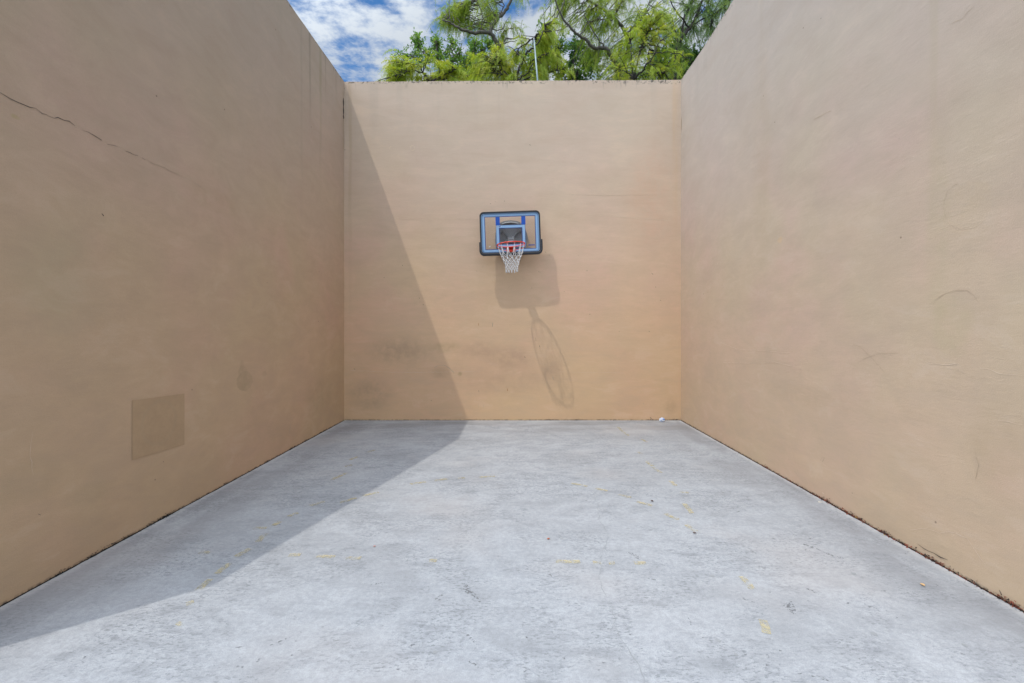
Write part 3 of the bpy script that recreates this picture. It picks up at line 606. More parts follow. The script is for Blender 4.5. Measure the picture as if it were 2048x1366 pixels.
for k in range(12):
    a = math.radians(15 + 30 * k); c = roll((RX + RR * math.cos(a), RY + RR * math.sin(a), RZ - .016)); tx = Vector((-math.sin(a), math.cos(a), 0))
    m = MB(); m.tube([c + tx * .013 + Vector((0, 0, .008)), c + tx * .011 - Vector((0, 0, .006)), c - Vector((0, 0, .011)), c - tx * .011 - Vector((0, 0, .006)), c - tx * .013 + Vector((0, 0, .008))], .0028, 5)
    m.build('net_hook', M['red'], rimo, smooth=True)
prof = [(0, .229), (.03, .222), (.09, .205), (.165, .178), (.21, .146), (.262, .122), (.313, .109), (.38, .099), (.447, .094), (.5, .09)]
def pr(h):
    for (a, r), (b, q) in zip(prof, prof[1:]):
        if h <= b: return r + (q - r) * (h - a) / (b - a)
    return prof[-1][1]
nr_ = random.Random(5)
hooks = [[nr_.gauss(0, .004) for _ in range(3)] for _ in range(200)]
def npt(ang, h, key=None):
    j = hooks[key % 200] if key is not None else (0, 0, 0)
    r = pr(h) * (1 + .10 * math.sin(ang * 2 + .7) * (h > .15)) ; p = roll((RX + r * math.cos(ang), RY + r * math.sin(ang), RZ - .012)); return Vector((p.x, p.y, p.z - h)) + Vector(j) * min(1, h * 8)
LV = [.185, .235, .280, .320, .357, .392, .424]
m = MB()
for k in range(12):
    a = math.radians(15 + 30 * k)
    for s in (-1, 1):
        b = a + s * math.radians(15)
        m.tube([npt(a + s * .012, 0), npt(a + s * .035, .05), npt(a + s * .055, .10), npt(a + s * .09, .145, k), npt(b, LV[0], (k + (s > 0)) % 12 + 20)], .0042, 5)
    for l in range(len(LV) - 1):
        off = 15 if l % 2 == 0 else 0
        for s in (-1, 1):
            c = math.radians(15 + 30 * k + off); d = c + s * math.radians(15)
            k0 = (k + 1) % 12 if off else k
            k1 = (k + (s > 0 and off > 0) + (-1 if (s < 0 and not off) else 0)) % 12
            if off: key0 = 20 + l * 20 + (k + 1) % 12; key1 = 20 + (l + 1) * 20 + (k + (1 if s > 0 else 0)) % 12
            else: key0 = 20 + l * 20 + k; key1 = 20 + (l + 1) * 20 + (k + (1 if s > 0 else 0)) % 12
            m.tube([npt(c, LV[l], key0), npt(d, LV[l + 1], key1)], .0042, 5)
    off = 15 if (len(LV) - 1) % 2 == 0 else 0; l = len(LV) - 1; c = math.radians(15 + 30 * k + off); key = 20 + l * 20 + ((k + 1) % 12 if off else k)
    m.tube([npt(c, LV[-1], key), npt(c - .06, .450 + .012 * nr_.random()), npt(c + .10, .452 + .012 * nr_.random()), npt(c, LV[-1], key)], .0048, 5)
m.build('net', M['net'], hoop, smooth=True)

# ------------------------------------------------------------------ small things on the floor
def leaf(name, u, v, size, col, lab, rot, seed):
    x, y = FL(u, v); r = random.Random(seed); mb = MB(); n = 7; vs = []
    for i in range(n):
        t = i / (n - 1); wd = size * .32 * math.sin(math.pi * t) ** .7 + 1e-4; zz = .004 + size * .22 * (t - .5) ** 2 + r.random() * .001
        vs += [((t - .5) * size, -wd, zz + wd * .5), ((t - .5) * size, 0, zz), ((t - .5) * size, wd, zz + wd * .4)]
    b = len(vs); vs += [(p[0], p[1], p[2] + .0012) for p in vs]; fs = []
    for i in range(n - 1):
        for k in (0, 1):
            q = (3*i + k, 3*i + k + 1, 3*i + 4 + k, 3*i + 3 + k); fs += [q, tuple(b + z for z in q[::-1])]
        fs += [(3*i, 3*i+3, b+3*i+3, b+3*i), (3*i+2, b+3*i+2, b+3*i+5, 3*i+5)]
    mb.add(vs, fs); o = mb.build(name, plain(name + '_' + str(seed), col, .8, var=.3, scale=200), None, (x, y, 0)); o.rotation_euler = (0, 0, rot)
    return tag(o, lab, 'leaf', 'fallen leaves scattered on the court floor')
leaf('fallen_leaf', 1097, 1079, .026, (0.42, 0.10, 0.03), 'tiny curled reddish-orange leaf on the pale floor below the hoop', .8, 1)
leaf('fallen_leaf', 1304, 1003, .032, (0.06, 0.03, 0.02), 'small dark brown leaf on the floor between two yellow curve dashes', 2.2, 2)
leaf('fallen_leaf', 1845, 1171, .032, (0.55, 0.35, 0.17), 'small tan leaf alone on the floor near the right wall', 1.6, 3)
leaf('fallen_leaf', 749, 1094, .022, (0.45, 0.22, 0.18), 'tiny pinkish leaf bit on the sunlit left half of the floor', .3, 4)
leaf('fallen_leaf', 1389, 1067, .030, (0.10, 0.06, 0.05), 'dark leaf lying at the end of a yellow curve dash', -.5, 5)
# crumpled wrapper by the end wall
x, y = FL(1323, 842); bm = bmesh.new(); bmesh.ops.create_icosphere(bm, subdivisions=4, radius=.034)
for v in bm.verts:
    p = v.co.copy(); k = mnoise.noise(p * 60) * .30 + abs(mnoise.noise(p * 120 + Vector((3, 1, 2)))) * .35
    v.co = p * (1 + k); v.co.x *= 1.25; v.co.z = max(-.028, v.co.z * .95)
me = bpy.data.meshes.new('wrapper'); bm.to_mesh(me); bm.free()
g = NG('wrapper_foil'); g.set(Base_Color=g.mix(g.mr(g.noise(38, 3, .6), .50, .56), (0.78, 0.82, 0.88), (0.05, 0.18, 0.52)), Roughness=.35)
o = link('crumpled_wrapper', me, g.mat, None, (x, y - .03, .029)); tag(o, 'crumpled white and blue wrapper on the floor against the end wall', 'wrapper')
x, y = FL(1640, 1005); m = MB(); m.add([(-.03, -.01, .006), (.025, -.018, .010), (.032, .012, .006), (-.02, .016, .014), (-.03, -.01, .0045), (.025, -.018, .008), (.032, .012, .0045), (-.02, .016, .012)], [(0,1,2,3), (7,6,5,4), (0,4,5,1), (1,5,6,2), (2,6,7,3), (3,7,4,0)])
po = m.build('paper_scrap', plain('scrap_paper', (0.60, 0.56, 0.48), .8), None, (x, y, 0)); po.scale = (.6, .6, .6); tag(po, 'tiny pale paper scrap on the floor at the foot of the right wall', 'paper scrap')

def chips(mb, x, y, z, size, r, mi=0):
    v = [Vector((r.gauss(0, 1), r.gauss(0, 1), r.gauss(0, .6))).normalized() * size * (.4 + .6 * r.random()) for _ in range(3)]
    c = Vector((x, y, z)); mb.add([c, c + v[0], c + v[1], c + v[2]], [(0, 1, 2), (0, 2, 3), (0, 3, 1), (1, 3, 2)], mi)
# moss and soil crumbs along the left joint
r = random.Random(8); m = MB()
for i in range(2600):
    y = r.uniform(2.6, D - .02); k = max(0, mnoise.noise(Vector((y * 1.7, 2, 0))) + .25) * (0.3 + max(0, mnoise.noise(Vector((y * 9, 4, 0)))) * 2)
    x = XL + .004 + abs(r.gauss(0, .007)) ; chips(m, x, y, -.012 + abs(r.gauss(0, .003)) * (1 + 1.5 * k), .005 + .006 * k, r)
for (u, v) in ((640, 868), (648, 862), (610, 890), (586, 898), (580, 902), (533, 926), (448, 967), (335, 1023), (322, 1030), (326, 1027), (330, 1026), (300, 1043), (250, 1072), (215, 1093), (180, 1112), (120, 1150)):
    y = LW(u, v)[0]
    for i in range(46): chips(m, XL + .006 + abs(r.gauss(0, .008)), y + r.gauss(0, .035), abs(r.gauss(0, .011)), .009, r)
tag(m.build('moss', plain('dark_moss', (0.016, 0.016, 0.012), .95, var=.4, scale=80)), 'dark moss and grime growing in the joint under the left wall', 'moss', kind='stuff')
m = MB(); LITM = [plain('litter_red', (0.21, 0.055, 0.03), .8, var=.4, scale=90), plain('litter_dark', (0.04, 0.025, 0.02), .9, var=.4, scale=90), plain('litter_yellow', (0.40, 0.27, 0.06), .8, scale=90)]
for i in range(2800):
    y = r.uniform(2.3, D - .05); k = .35 + max(0, min(1, (6.2 - y) / 2)) * (.5 + max(0, mnoise.noise(Vector((y * 4, 7, 0)))) * 2.0)
    if r.random() > .4 + k * .5: continue
    chips(m, XR - .004 - abs(r.gauss(0, .010)), y, -.006 + abs(r.gauss(0, .005)) * (1 + k), .007 + .010 * k * r.random(), r, 0 if r.random() < .5 * min(1, k) else (2 if r.random() < .03 else 1))
for (u, v) in ((1660, 1003), (1720, 1038), (1880, 1118), (2008, 1190), (2030, 1205), (1535, 938), (1775, 1066)):
    y = RW(u, v)[0]
    for i in range(40): chips(m, XR - .006 - abs(r.gauss(0, .010)), y + r.gauss(0, .03), abs(r.gauss(0, .014)), .012, r, 0 if r.random() < .5 else 1)
tag(m.build('leaf_litter', LITM), 'rusty red and dark leaf litter packed in the joint under the right wall', 'leaf litter', kind='stuff')
m = MB()
for (u, wd, n_) in ((700, 30, 40), (745, 60, 50), (945, 12, 40), (1095, 40, 130), (1105, 10, 60), (1152, 12, 90), (1225, 30, 50), (1302, 10, 40), (1330, 60, 60), (1355, 12, 60), (880, 80, 60), (1010, 90, 60)):
    for i in range(n_):
        x = BW(u + r.gauss(0, wd / 2), 841)[0]
        if XL + .02 < x < XR - .02: chips(m, x, D - .008 - abs(r.gauss(0, .01)), abs(r.gauss(0, .011)), .012, r, 0)
tag(m.build('crumbs', plain('grey_crumbs', (0.07, 0.065, 0.065), .95, var=.6, scale=70)), 'dark dirt crumbs along the foot of the end wall', 'dirt', kind='stuff')

# ------------------------------------------------------------------ lamp-like metal pole behind the end wall
b0 = AT(1076, 170, 11.5); t0 = AT(1068, 78, 11.5); dz = t0 - b0; base = b0 - dz * (b0.z + .1) / dz.z
pole = empty('metal_pole', base); tag(pole, 'thin grey galvanised pole rising behind the end wall in front of the trees', 'pole')
rel = lambda p: p - base
m = MB(); m.tube([rel(base), rel(b0), rel(t0)], [.040, .024, .018], 10); m.build('shaft', plain('galvanised', (0.27, 0.34, 0.36), .5, metal=.3, scale=6, var=.2), pole, smooth=True)
m = MB(); q = rel(t0); m.tube([q, q + Vector((0, 0, .03))], [.027, .010], 8); m.build('cap', M['steel'], pole)
for v in (96, 101, 106):
    p = rel(AT(1069.5 + (v - 96) * .09, v, 11.5)); m = MB(); m.tube([p, p + Vector((-.07, -.02, .01))], .007, 5); m.build('cable_bracket', M['light_plastic'], pole)
m = MB(); q = rel(base); m.box(q + Vector((0, 0, .02)), (.14, .14, .02)); m.build('base_plate', M['steel'], pole)

# ------------------------------------------------------------------ trees behind the end wall
def leafmat(name, c0, c1, c2, trans=0.45):
    g = NG(name); at = g.t.nodes.new('ShaderNodeAttribute'); at.attribute_name = 'tone'
    col = g.mix(g.mr(at.outputs['Fac'], 0, .5), c0, c1); col = g.mix(g.mr(at.outputs['Fac'], .5, 1), col, c2)
    n = g.noise(1.1, 3, .6); col = g.mix(g.mr(n, .35, .7, 0, .25), col, tuple(k * .7 for k in c0))
    g.set(Base_Color=col, Roughness=.6); g.b.inputs['Specular IOR Level'].default_value = .3
    tl = g.t.nodes.new('ShaderNodeBsdfTranslucent'); g.L(g.mix(1.0, col, (1.25, 1.2, .5), 'MULTIPLY'), tl.inputs[0]); mx = g.t.nodes.new('ShaderNodeMixShader'); mx.inputs[0].default_value = trans
    g.L(g.b.outputs[0], mx.inputs[1]); g.L(tl.outputs[0], mx.inputs[2]); g.L(mx.outputs[0], g.out.inputs[0]); return g.mat
FEA = leafmat('feathery_leaf', (0.236, 0.354, 0.059), (0.354, 0.472, 0.059), (0.44, 0.49, 0.10))
FEY = leafmat('yellowish_feathery_leaf', (0.307, 0.425, 0.071), (0.448, 0.543, 0.071), (0.54, 0.54, 0.11))
FED = leafmat('grey_green_feathery_leaf', (0.13, 0.23, 0.07), (0.19, 0.31, 0.08), (0.28, 0.38, 0.11))
BRO = leafmat('broad_leaf', (0.10, 0.22, 0.06), (0.18, 0.36, 0.08), (0.34, 0.50, 0.12), .4)
BRD = leafmat('dark_broad_leaf', (0.04, 0.11, 0.04), (0.08, 0.20, 0.05), (0.20, 0.34, 0.08), .3)
g = NG('grey_bark'); n = g.noise(18, 6, .7, stretch=(1, 1, .25)); g.set(Base_Color=g.mix(n, (0.045, 0.037, 0.032), (0.20, 0.175, 0.155)), Roughness=.95, Normal=g.bump(n, .02)); BARK = g.mat
g = NG('dark_bark'); n = g.noise(18, 6, .7, stretch=(1, 1, .25)); g.set(Base_Color=g.mix(n, (0.022, 0.018, 0.018), (0.07, 0.058, 0.055)), Roughness=.95, Normal=g.bump(n, .02)); DBARK = g.mat

def smooth(pts, k=4):
    """Catmull-Rom through the points"""
    P = [pts[0]] + pts + [pts[-1]]; o = []
    for i in range(1, len(P) - 2):
        for j in range(k):
            t = j / k; a, b, c, d = P[i - 1], P[i], P[i + 1], P[i + 2]
            o.append(0.5 * ((2 * b) + (c - a) * t + (2 * a - 5 * b + 4 * c - d) * t * t + (3 * b - a - 3 * c + d) * t ** 3))
    o.append(pts[-1]); return o
def leaf_mesh(name, O, Dr, Ln, kind, rs, mat, parent, base, width=1.0, tone0=None):
    """many small leaf faces: 'feather' = drooping frond with two rows of narrow leaflets, 'broad' = folded pointed leaves"""
    N = len(O); up = rs.normal(size=(N, 3)); up /= np.linalg.norm(up, axis=1)[:, None]
    side = np.cross(Dr, up); side /= np.linalg.norm(side, axis=1)[:, None] + 1e-9
    V = []; T = []; tone0 = np.clip(tone0 + .16 * rs.normal(size=N), 0, 1)
    if kind == 'feather':
        K = 11
        for k in range(K):
            t = (k + .6) / K; L = Ln * t
            pos = O + Dr * L[:, None]; pos[:, 2] -= 1.1 * L ** 2 / Ln * .55
            tan = Dr.copy(); tan[:, 2] -= 1.2 * t; tan /= np.linalg.norm(tan, axis=1)[:, None]
            ll = (.075 * (1 - .55 * t) * (.75 + .5 * rs.random(N)))[:, None] * width
            for s in (-1, 1):
                tip = pos + (side * s * .75 + tan * .60 + rs.normal(size=(N, 3)) * .18) * ll; tip[:, 2] -= .25 * ll[:, 0]
                wv = tan * (.0065 * width + .003 * rs.random(N))[:, None]
                V.append(np.stack([pos - wv, pos + wv, tip], 1)); T.append(np.clip(tone0 + .12 * rs.normal(size=N) + .12 * (t - .4), 0, 1))
        Vt = np.concatenate(V).reshape(-1, 3); nf = len(Vt) // 3; per = 3
    else:
        n2 = np.cross(side, Dr); w = (Ln * .24)[:, None]; f = .35
        a = O; b = O + Dr * Ln[:, None]; mid = O + Dr * (Ln * .45)[:, None]
        l = mid + side * w + n2 * w * f; rr = mid - side * w + n2 * w * f
        V = [np.stack([a, l, b], 1), np.stack([a, b, rr], 1)]; T = [tone0, tone0]
        Vt = np.concatenate(V).reshape(-1, 3); nf = len(Vt) // 3; per = 3
    tone = np.concatenate(T); Vt = Vt - np.array(base)
    me = bpy.data.meshes.new(name); me.vertices.add(len(Vt)); me.vertices.foreach_set('co', Vt.astype(np.float32).ravel())
    me.loops.add(nf * 3); me.loops.foreach_set('vertex_index', np.arange(nf * 3, dtype=np.int32))
    me.polygons.add(nf); me.polygons.foreach_set('loop_start', np.arange(0, nf * 3, 3, dtype=np.int32)); me.polygons.foreach_set('loop_total', np.full(nf, 3, np.int32))
    me.update(calc_edges=True); at = me.attributes.new('tone', 'FLOAT', 'FACE'); at.data.foreach_set('value', tone.astype(np.float32))
    return link(name, me, mat, parent)
def tree(name, lab, d, trunk, limbs, blobs, kind, mat, bark, seed, twigs, per, Lr, tr0=.2, tr1=.09, hang=.25, maxtw=1.5, gscale=1.0, grp='trees behind the end wall'):
    R = random.Random(seed); rs = np.random.RandomState(seed)
    tp = [AT(u, v, d + dd) for u, v, dd in trunk]; base = Vector((tp[0].x + R.uniform(-.4, .4), tp[0].y, -.1))
    root = empty(name, base); tag(root, lab, 'tree', grp)
    fwd = .35 if bark is DBARK else .15
    tps = smooth([base, base * .5 + tp[0] * .5 + Vector((R.uniform(-.2, .2), 0, 0))] + tp, 5); n = len(tps)
    m = MB(); m.tube([p - base for p in tps], [tr0 + (tr1 - tr0) * i / (n - 1) for i in range(n)], 9); m.build('trunk', bark, root, smooth=True)
    lp = []
    for pts, r0, r1 in limbs:
        q = smooth([AT(u, v, d + dd - fwd) for u, v, dd in pts], 5); k = len(q)
        q = [p + Vector((R.gauss(0, .012), R.gauss(0, .02), R.gauss(0, .012))) if 0 < i < k - 1 else p for i, p in enumerate(q)]
        m = MB(); m.tube([p - base for p in q], [r0 + (r1 - r0) * i / (k - 1) for i in range(k)], 6); m.build('limb', bark, root, smooth=True); lp += q
    lp += tps[int(n * .6):]
    LP = np.array([tuple(p) for p in lp]); m = MB(); O = []; Dv = []; Tn = []
    wt = [b[5] for b in blobs]; tot = sum(wt)
    for bi, (u, v, ru, rv, rd, wgt) in enumerate(blobs):
        c = AT(u, v, d); s = (d) / F
        for _ in range(max(1, int(twigs * wgt / tot))):
            while True:
                q = Vector((R.gauss(0, .52), R.gauss(0, .55), R.gauss(0, .55)))
                if q.length < 1.7 and mnoise.noise(Vector((q.x * ru * s, q.y * rd, q.z * rv * s)) * 1.9 + Vector((seed, u * .1, v * .1))) > -.02 or (kind == 'broad' and q.length < 1.5): break
            e = c + Vector((q.x * ru * s, q.y * rd, q.z * rv * s))
            dd = np.linalg.norm(LP - np.array(e), axis=1) + rs.random(len(LP)) * .5; a = Vector(LP[dd.argmin()]); v_ = e - a; l = v_.length
            if l > maxtw: a = e - v_ / l * maxtw; l = maxtw
            if l < .15: continue
            c1 = a + (e - a) * .5 + Vector((R.gauss(0, .10), R.gauss(0, .10), .10 + R.gauss(0, .08))) * l
            pts = [a * (1 - t) ** 2 + c1 * 2 * t * (1 - t) + e * t * t for t in (0, .2, .4, .6, .8, 1)]
            m.tube([p - base for p in pts], [.012 * gscale * (1 - .75 * t) * (0.7 + .5 * l) for t in (0, .2, .4, .6, .8, 1)], 4, cap=False)
            tw = R.random()
            for _k in range(per):
                t = .25 + .78 * R.random(); i = min(4, int(t * 5)); f = min(1, t) * 5 - i; p = pts[i] * (1 - f) + pts[i + 1] * f
                if t > 1: p = pts[-1]
                tn = (pts[i + 1] - pts[i]).normalized(); dr = tn * .7 + Vector((R.gauss(0, .55), R.gauss(0, .55), R.gauss(0, .35) - hang)); dr.normalize()
                O.append(tuple(p + Vector((R.gauss(0, .03), R.gauss(0, .03), R.gauss(0, .03))))); Dv.append(tuple(dr)); Tn.append(tw)
    tag(m.build('twigs', bark, root), kind='stuff')
    O = np.array(O); Dv = np.array(Dv); Ln = Lr[0] + (Lr[1] - Lr[0]) * rs.random(len(O))
    leaf_mesh('crown', O, Dv, Ln, kind, rs, mat, root, base, gscale, np.array(Tn))
    return root
c = 'cypress_tree'
tree(c, 'drooping feathery tree whose crooked grey limb reaches left against the clouds', 14.0, [(1012, 175, 0), (1008, 130, 0), (1000, 95, 0)],
     [([(1000, 95, 0), (990, 80, -.1), (977, 65, -.2), (944, 65, -.5), (922, 59, -.7), (903, 46, -.8), (885, 40, -.9)], .075, .016),
      ([(979, 67, -.2), (984, 52, 0), (1000, 33, .2), (1013, 18, .3), (1022, 0, .3), (1040, -60, .4), (1050, -110, .4)], .060, .03),
      ([(988, 46, .1), (1004, 20, .3), (1006, 5, .3), (1000, -15, .4)], .022, .01), ([(1002, 92, 0), (1012, 78, .2), (1038, 74, .4), (1052, 76, .5)], .028, .010),
      ([(1002, 92, 0), (1015, 84, -.1), (1034, 82, -.2)], .022, .008), ([(981, 60, 0), (996, 59, .1), (1012, 60, .2), (1022, 55, .3)], .020, .007),
      ([(960, 62, -.3), (965, 30, -.4), (950, 0, -.5)], .016, .008), ([(925, 58, -.6), (950, 48, -.6), (968, 30, -.6)], .012, .006), ([(1040, -60, .4), (980, -90, .2), (920, -90, 0)], .03, .01), ([(1040, -60, .4), (1100, -100, .6)], .03, .01)],
     [(890, 32, 22, 10, .5, 10), (925, 30, 32, 16, .7, 16), (960, 18, 30, 22, .8, 15), (905, 48, 22, 10, .4, 8), (1000, 52, 22, 16, .5, 7), (1028, 52, 14, 14, .5, 4), (945, -20, 60, 22, .9, 14), (1010, -70, 80, 36, 1.2, 16), (950, 50, 30, 10, .5, 4)],
     'feather', FEA, BARK, 21, 250, 6, (.16, .38), .26, .085, .75, .7)
tree(c, 'tall spreading feathery tree with long grey limbs, its trunk rising right of the pole', 15.0, [(1244, 175, 0), (1242, 155, 0), (1240, 135, 0)],
     [([(1240, 136, 0), (1228, 121, -.2), (1212, 98, -.4), (1189, 95, -.5), (1168, 78, -.6), (1152, 66, -.7), (1133, 45, -.8), (1118, 20, -.9), (1105, -20, -1)], .075, .018),
      ([(1242, 136, 0), (1256, 100, .3), (1250, 66, .2), (1236, 45, 0), (1217, 27, -.2), (1193, 10, -.3), (1174, 0, -.4), (1130, -40, -.6)], .070, .025),
      ([(1160, 70, -.6), (1175, 48, -.6), (1187, 40, -.5), (1205, 38, -.4)], .020, .008), ([(1138, 52, -.8), (1115, 60, -.9), (1096, 48, -1), (1092, 55, -1)], .018, .008),
      ([(1094, 55, -.9), (1110, 38, -.9), (1122, 20, -.9), (1128, 0, -.9)], .030, .012), ([(1228, 36, 0), (1240, 5, .2), (1245, -40, .4)], .03, .014), ([(1195, 12, -.3), (1210, -30, 0), (1215, -70, 0)], .03, .012),
      ([(1212, 98, -.4), (1190, 70, -.6), (1170, 30, -.7), (1163, 5, -.8)], .02, .008), ([(1250, 70, .2), (1280, 40, .4), (1300, 0, .6), (1310, -50, .7)], .03, .012)],
     [(1160, 30, 55, 26, 1.0, 15), (1110, 20, 35, 26, .8, 9), (1230, 25, 50, 28, 1.0, 15), (1215, 65, 50, 22, .9, 13), (1180, 70, 40, 18, .7, 4), (1290, 25, 40, 28, 1.0, 12), (1235, 105, 50, 24, .9, 14), (1195, 120, 40, 20, .7, 8), (1200, -45, 120, 36, 1.4, 22), (1215, 150, 70, 16, .9, 10)],
     'feather', FEA, BARK, 22, 440, 6, (.16, .36), .30, .12, .35, 1.0)
tree(c, 'many-stemmed feathery tree with thin dark stems fanning out just above the wall', 13.2, [(1269, 180, 0), (1269, 158, 0)],
     [([(1269, 158, 0), (1275, 121, .1), (1287, 86, .2), (1300, 59, .3), (1315, 30, .4)], .030, .009), ([(1271, 157, 0), (1291, 133, -.2), (1307, 111, -.3), (1320, 80, -.3)], .028, .009),
      ([(1307, 111, -.2), (1313, 107, -.2), (1334, 104, -.3), (1359, 109, -.4), (1383, 119, -.5)], .018, .007), ([(1269, 158, 0), (1255, 146, 0), (1236, 138, .1)], .022, .008),
      ([(1275, 150, 0), (1300, 148, .1), (1330, 146, .2)], .012, .005), ([(1283, 100, .2), (1297, 92, .2), (1297, 130, .2)], .012, .006), ([(1268, 155, 0), (1262, 120, 0), (1262, 80, 0)], .018, .006)],
     [(1300, 55, 42, 22, .7, 14), (1320, 35, 30, 16, .6, 6), (1260, 95, 34, 22, .6, 9), (1310, 85, 36, 20, .6, 9), (1315, 135, 34, 18, .6, 9), (1250, 140, 40, 16, .6, 8), (1345, 105, 26, 18, .5, 4), (1300, 170, 70, 14, .8, 8)],
     'feather', FEY, DBARK, 23, 250, 6, (.14, .32), .16, .07, .12, .9)
tree(c, 'grey-green feathery tree with a dark forked stem beside the right wall', 17.5, [(1348, 180, 0), (1352, 140, 0), (1357, 85, 0)],
     [([(1357, 85, 0), (1369, 68, 0), (1385, 49, .1), (1392, 31, .1), (1404, 0, .2), (1415, -50, .3)], .075, .03), ([(1378, 54, .1), (1361, 33, -.1), (1344, 10, -.2), (1335, -20, -.2)], .035, .014),
      ([(1361, 84, 0), (1367, 45, 0), (1372, 25, .1), (1384, 5, .2), (1392, -30, .2)], .035, .014), ([(1390, 40, 0), (1412, 15, 0), (1425, 25, 0), (1422, 50, 0)], .022, .010), ([(1357, 90, 0), (1350, 60, 0), (1345, 40, 0)], .03, .01), ([(1385, 49, 0), (1440, 20, 0), (1470, -10, 0)], .03, .01)],
     [(1385, 20, 36, 26, 1.2, 14), (1425, 30, 28, 26, 1.0, 12), (1350, 50, 34, 28, 1.0, 10), (1405, 70, 26, 22, .9, 8), (1385, -30, 70, 30, 1.4, 18), (1360, 110, 34, 20, 1.0, 8), (1450, 0, 30, 26, 1, 8), (1350, 150, 50, 20, 1.2, 8)],
     'feather', FED, DBARK, 24, 320, 6, (.18, .40), .28, .10, .45, 1.2, 1.1)
tree(c, 'yellow-green drooping feathery tree low behind the pole', 12.4, [(1028, 185, 0), (1028, 162, 0)],
     [([(1028, 162, 0), (1037, 141, 0), (1046, 119, 0), (1055, 104, -.1), (1066, 96, -.2), (1085, 70, -.2), (1090, 50, -.2)], .035, .012), ([(1030, 165, 0), (1044, 154, 0), (1055, 145, 0), (1066, 126, -.1)], .025, .010),
      ([(1046, 119, 0), (1035, 100, 0), (1060, 80, 0), (1072, 68, 0)], .02, .007), ([(1028, 160, 0), (1005, 140, .1), (995, 120, .1)], .022, .008), ([(1005, 150, 0), (994, 134, 0), (996, 112, 0)], .014, .006),
      ([(1066, 120, 0), (1085, 110, 0), (1108, 106, 0)], .014, .006), ([(1030, 165, .2), (1080, 150, .3), (1120, 140, .4)], .02, .008)],
     [(965, 128, 22, 22, .5, 9), (1000, 122, 28, 22, .6, 12), (1030, 140, 36, 18, .6, 11), (1090, 70, 22, 24, .5, 11), (1105, 95, 26, 20, .5, 8), (1065, 128, 26, 22, .5, 8), (1100, 135, 34, 18, .6, 8), (1040, 95, 12, 14, .4, 2), (1030, 172, 80, 12, .8, 10), (960, 150, 26, 12, .5, 5)],
     'feather', FEY, DBARK, 25, 330, 7, (.14, .32), .16, .08, .55, .8)
tree(c, 'low yellow-green feathery tree at the left end of the row', 13.0, [(862, 185, 0), (860, 165, 0)],
     [([(860, 165, 0), (852, 155, 0), (845, 145, -.1), (820, 142, -.2), (790, 152, -.3)], .025, .008), ([(862, 165, 0), (875, 155, 0), (890, 150, .1), (910, 140, .1)], .025, .008), ([(860, 162, 0), (848, 148, 0), (835, 130, 0), (800, 125, 0)], .02, .007), ([(862, 160, 0), (895, 156, .2), (940, 150, .3)], .02, .008)],
     [(800, 133, 18, 12, .5, 6), (820, 140, 34, 16, .6, 12), (868, 144, 36, 13, .6, 13), (905, 148, 26, 11, .5, 7), (775, 154, 18, 7, .4, 4), (790, 158, 26, 8, .5, 5), (850, 172, 90, 12, .8, 10)],
     'feather', FEY, DBARK, 26, 230, 7, (.13, .30), .14, .07, .2, .8)
b = 'broadleaf_tree'
tree(b, 'open airy broadleaf tree with small round leaves against the clouds, leftmost of its kind', 15.5, [(900, 185, 0), (898, 150, 0)],
     [([(898, 150, 0), (904, 125, 0), (917, 108, 0), (924, 86, 0)], .03, .008), ([(898, 150, 0), (880, 130, 0), (874, 105, -.1), (872, 84, -.1)], .024, .006), ([(885, 135, 0), (855, 115, 0), (838, 95, 0), (836, 82, 0)], .02, .006),
      ([(910, 118, 0), (903, 100, 0), (905, 82, 0)], .014, .005), ([(898, 150, 0), (915, 135, 0), (932, 100, .1)], .022, .007), ([(870, 122, 0), (848, 125, 0), (826, 112, 0)], .014, .005), ([(917, 108, 0), (920, 95, 0), (915, 84, 0)], .010, .004)],
     [(836, 82, 12, 6, .4, 6), (835, 100, 12, 14, .4, 7), (872, 82, 11, 9, .4, 7), (872, 102, 18, 13, .5, 10), (850, 115, 24, 10, .5, 8), (890, 118, 20, 14, .5, 8), (904, 84, 8, 9, .3, 5), (912, 110, 16, 14, .4, 6), (930, 125, 18, 20, .5, 8), (900, 140, 36, 14, .6, 8), (808, 116, 8, 8, .3, 3), (779, 112, 4, 6, .2, 1), (925, 150, 30, 16, .5, 8)],
     'broad', BRO, BARK, 31, 520, 8, (.075, .115), .14, .06, .1, .6, .6)
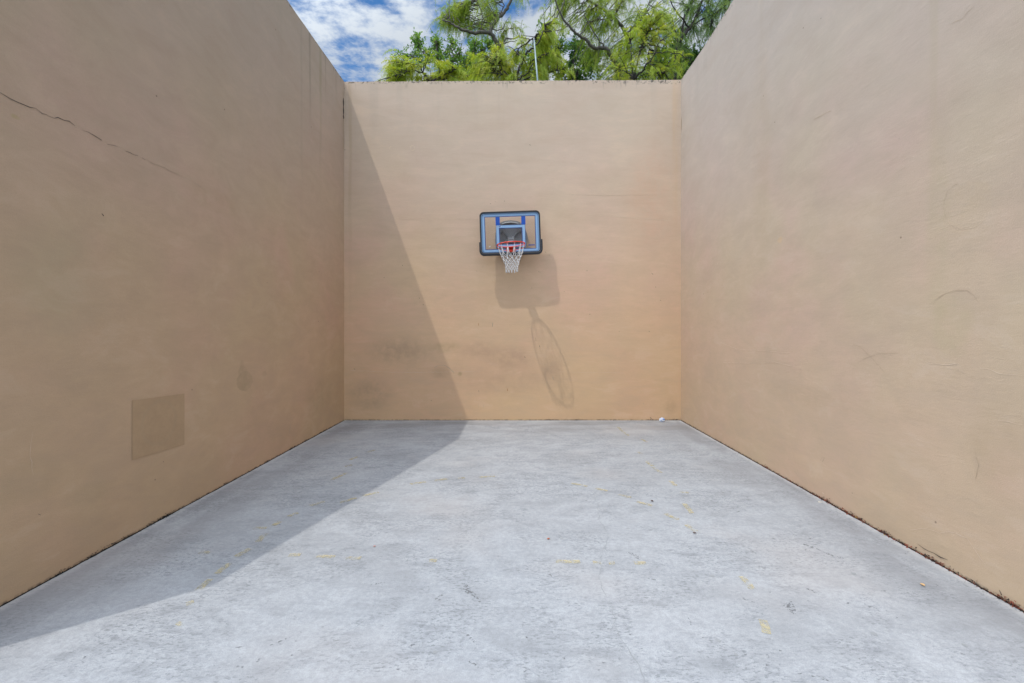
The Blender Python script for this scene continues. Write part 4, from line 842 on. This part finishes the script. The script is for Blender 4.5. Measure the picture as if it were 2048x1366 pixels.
tree(b, 'bright green broadleaf tree showing above the yellow foliage, left of the pole', 16.0, [(948, 185, 0), (948, 150, 0)],
     [([(948, 150, 0), (945, 120, 0), (948, 95, 0), (950, 82, 0)], .025, .006), ([(948, 130, 0), (962, 108, 0), (975, 90, 0), (978, 82, 0)], .02, .005), ([(948, 120, 0), (962, 100, 0), (985, 98, 0)], .014, .005)],
     [(948, 88, 11, 10, .4, 9), (946, 104, 12, 12, .4, 9), (965, 97, 12, 7, .4, 6), (978, 88, 9, 8, .3, 5), (990, 100, 14, 8, .4, 5), (945, 130, 20, 18, .5, 8), (942, 152, 26, 12, .5, 8)],
     'broad', BRO, BARK, 32, 340, 10, (.06, .11), .13, .05, .05, .5, .7)
tree(b, 'dark glossy broadleaf tree deep behind the feathery foliage, right of the pole', 18.0, [(1150, 190, 0), (1150, 160, 0)],
     [([(1150, 160, 0), (1146, 130, 0), (1152, 100, 0), (1160, 85, 0)], .05, .01), ([(1150, 155, 0), (1125, 130, 0), (1110, 100, 0)], .03, .01), ([(1150, 150, 0), (1180, 125, 0), (1190, 105, 0)], .03, .01)],
     [(1150, 100, 26, 16, .8, 10), (1120, 95, 20, 14, .6, 6), (1160, 125, 34, 18, .8, 12), (1185, 115, 20, 14, .6, 6), (1120, 145, 34, 16, .8, 12), (1170, 150, 40, 14, .8, 12), (1075, 110, 22, 18, .6, 6), (1060, 130, 30, 20, .6, 8), (1085, 60, 14, 16, .5, 3)],
     'broad', BRD, DBARK, 33, 380, 15, (.09, .15), .2, .1, .05, .8, 1.1)
tree(b, 'dark green broadleaf tree squeezed against the right wall', 18.8, [(1375, 190, 0), (1372, 160, 0)],
     [([(1372, 160, 0), (1366, 130, 0), (1372, 105, 0)], .05, .01), ([(1372, 150, 0), (1390, 125, 0), (1400, 110, 0)], .03, .01), ([(1372, 160, 0), (1340, 140, 0), (1320, 125, 0)], .03, .01)],
     [(1370, 118, 22, 16, .8, 12), (1360, 145, 30, 14, .8, 14), (1320, 130, 34, 22, .8, 12), (1395, 115, 20, 18, .7, 8), (1300, 150, 40, 14, .8, 12), (1340, 90, 24, 20, .7, 8)],
     'broad', BRD, DBARK, 34, 380, 16, (.09, .15), .2, .1, .05, .8, 1.1)
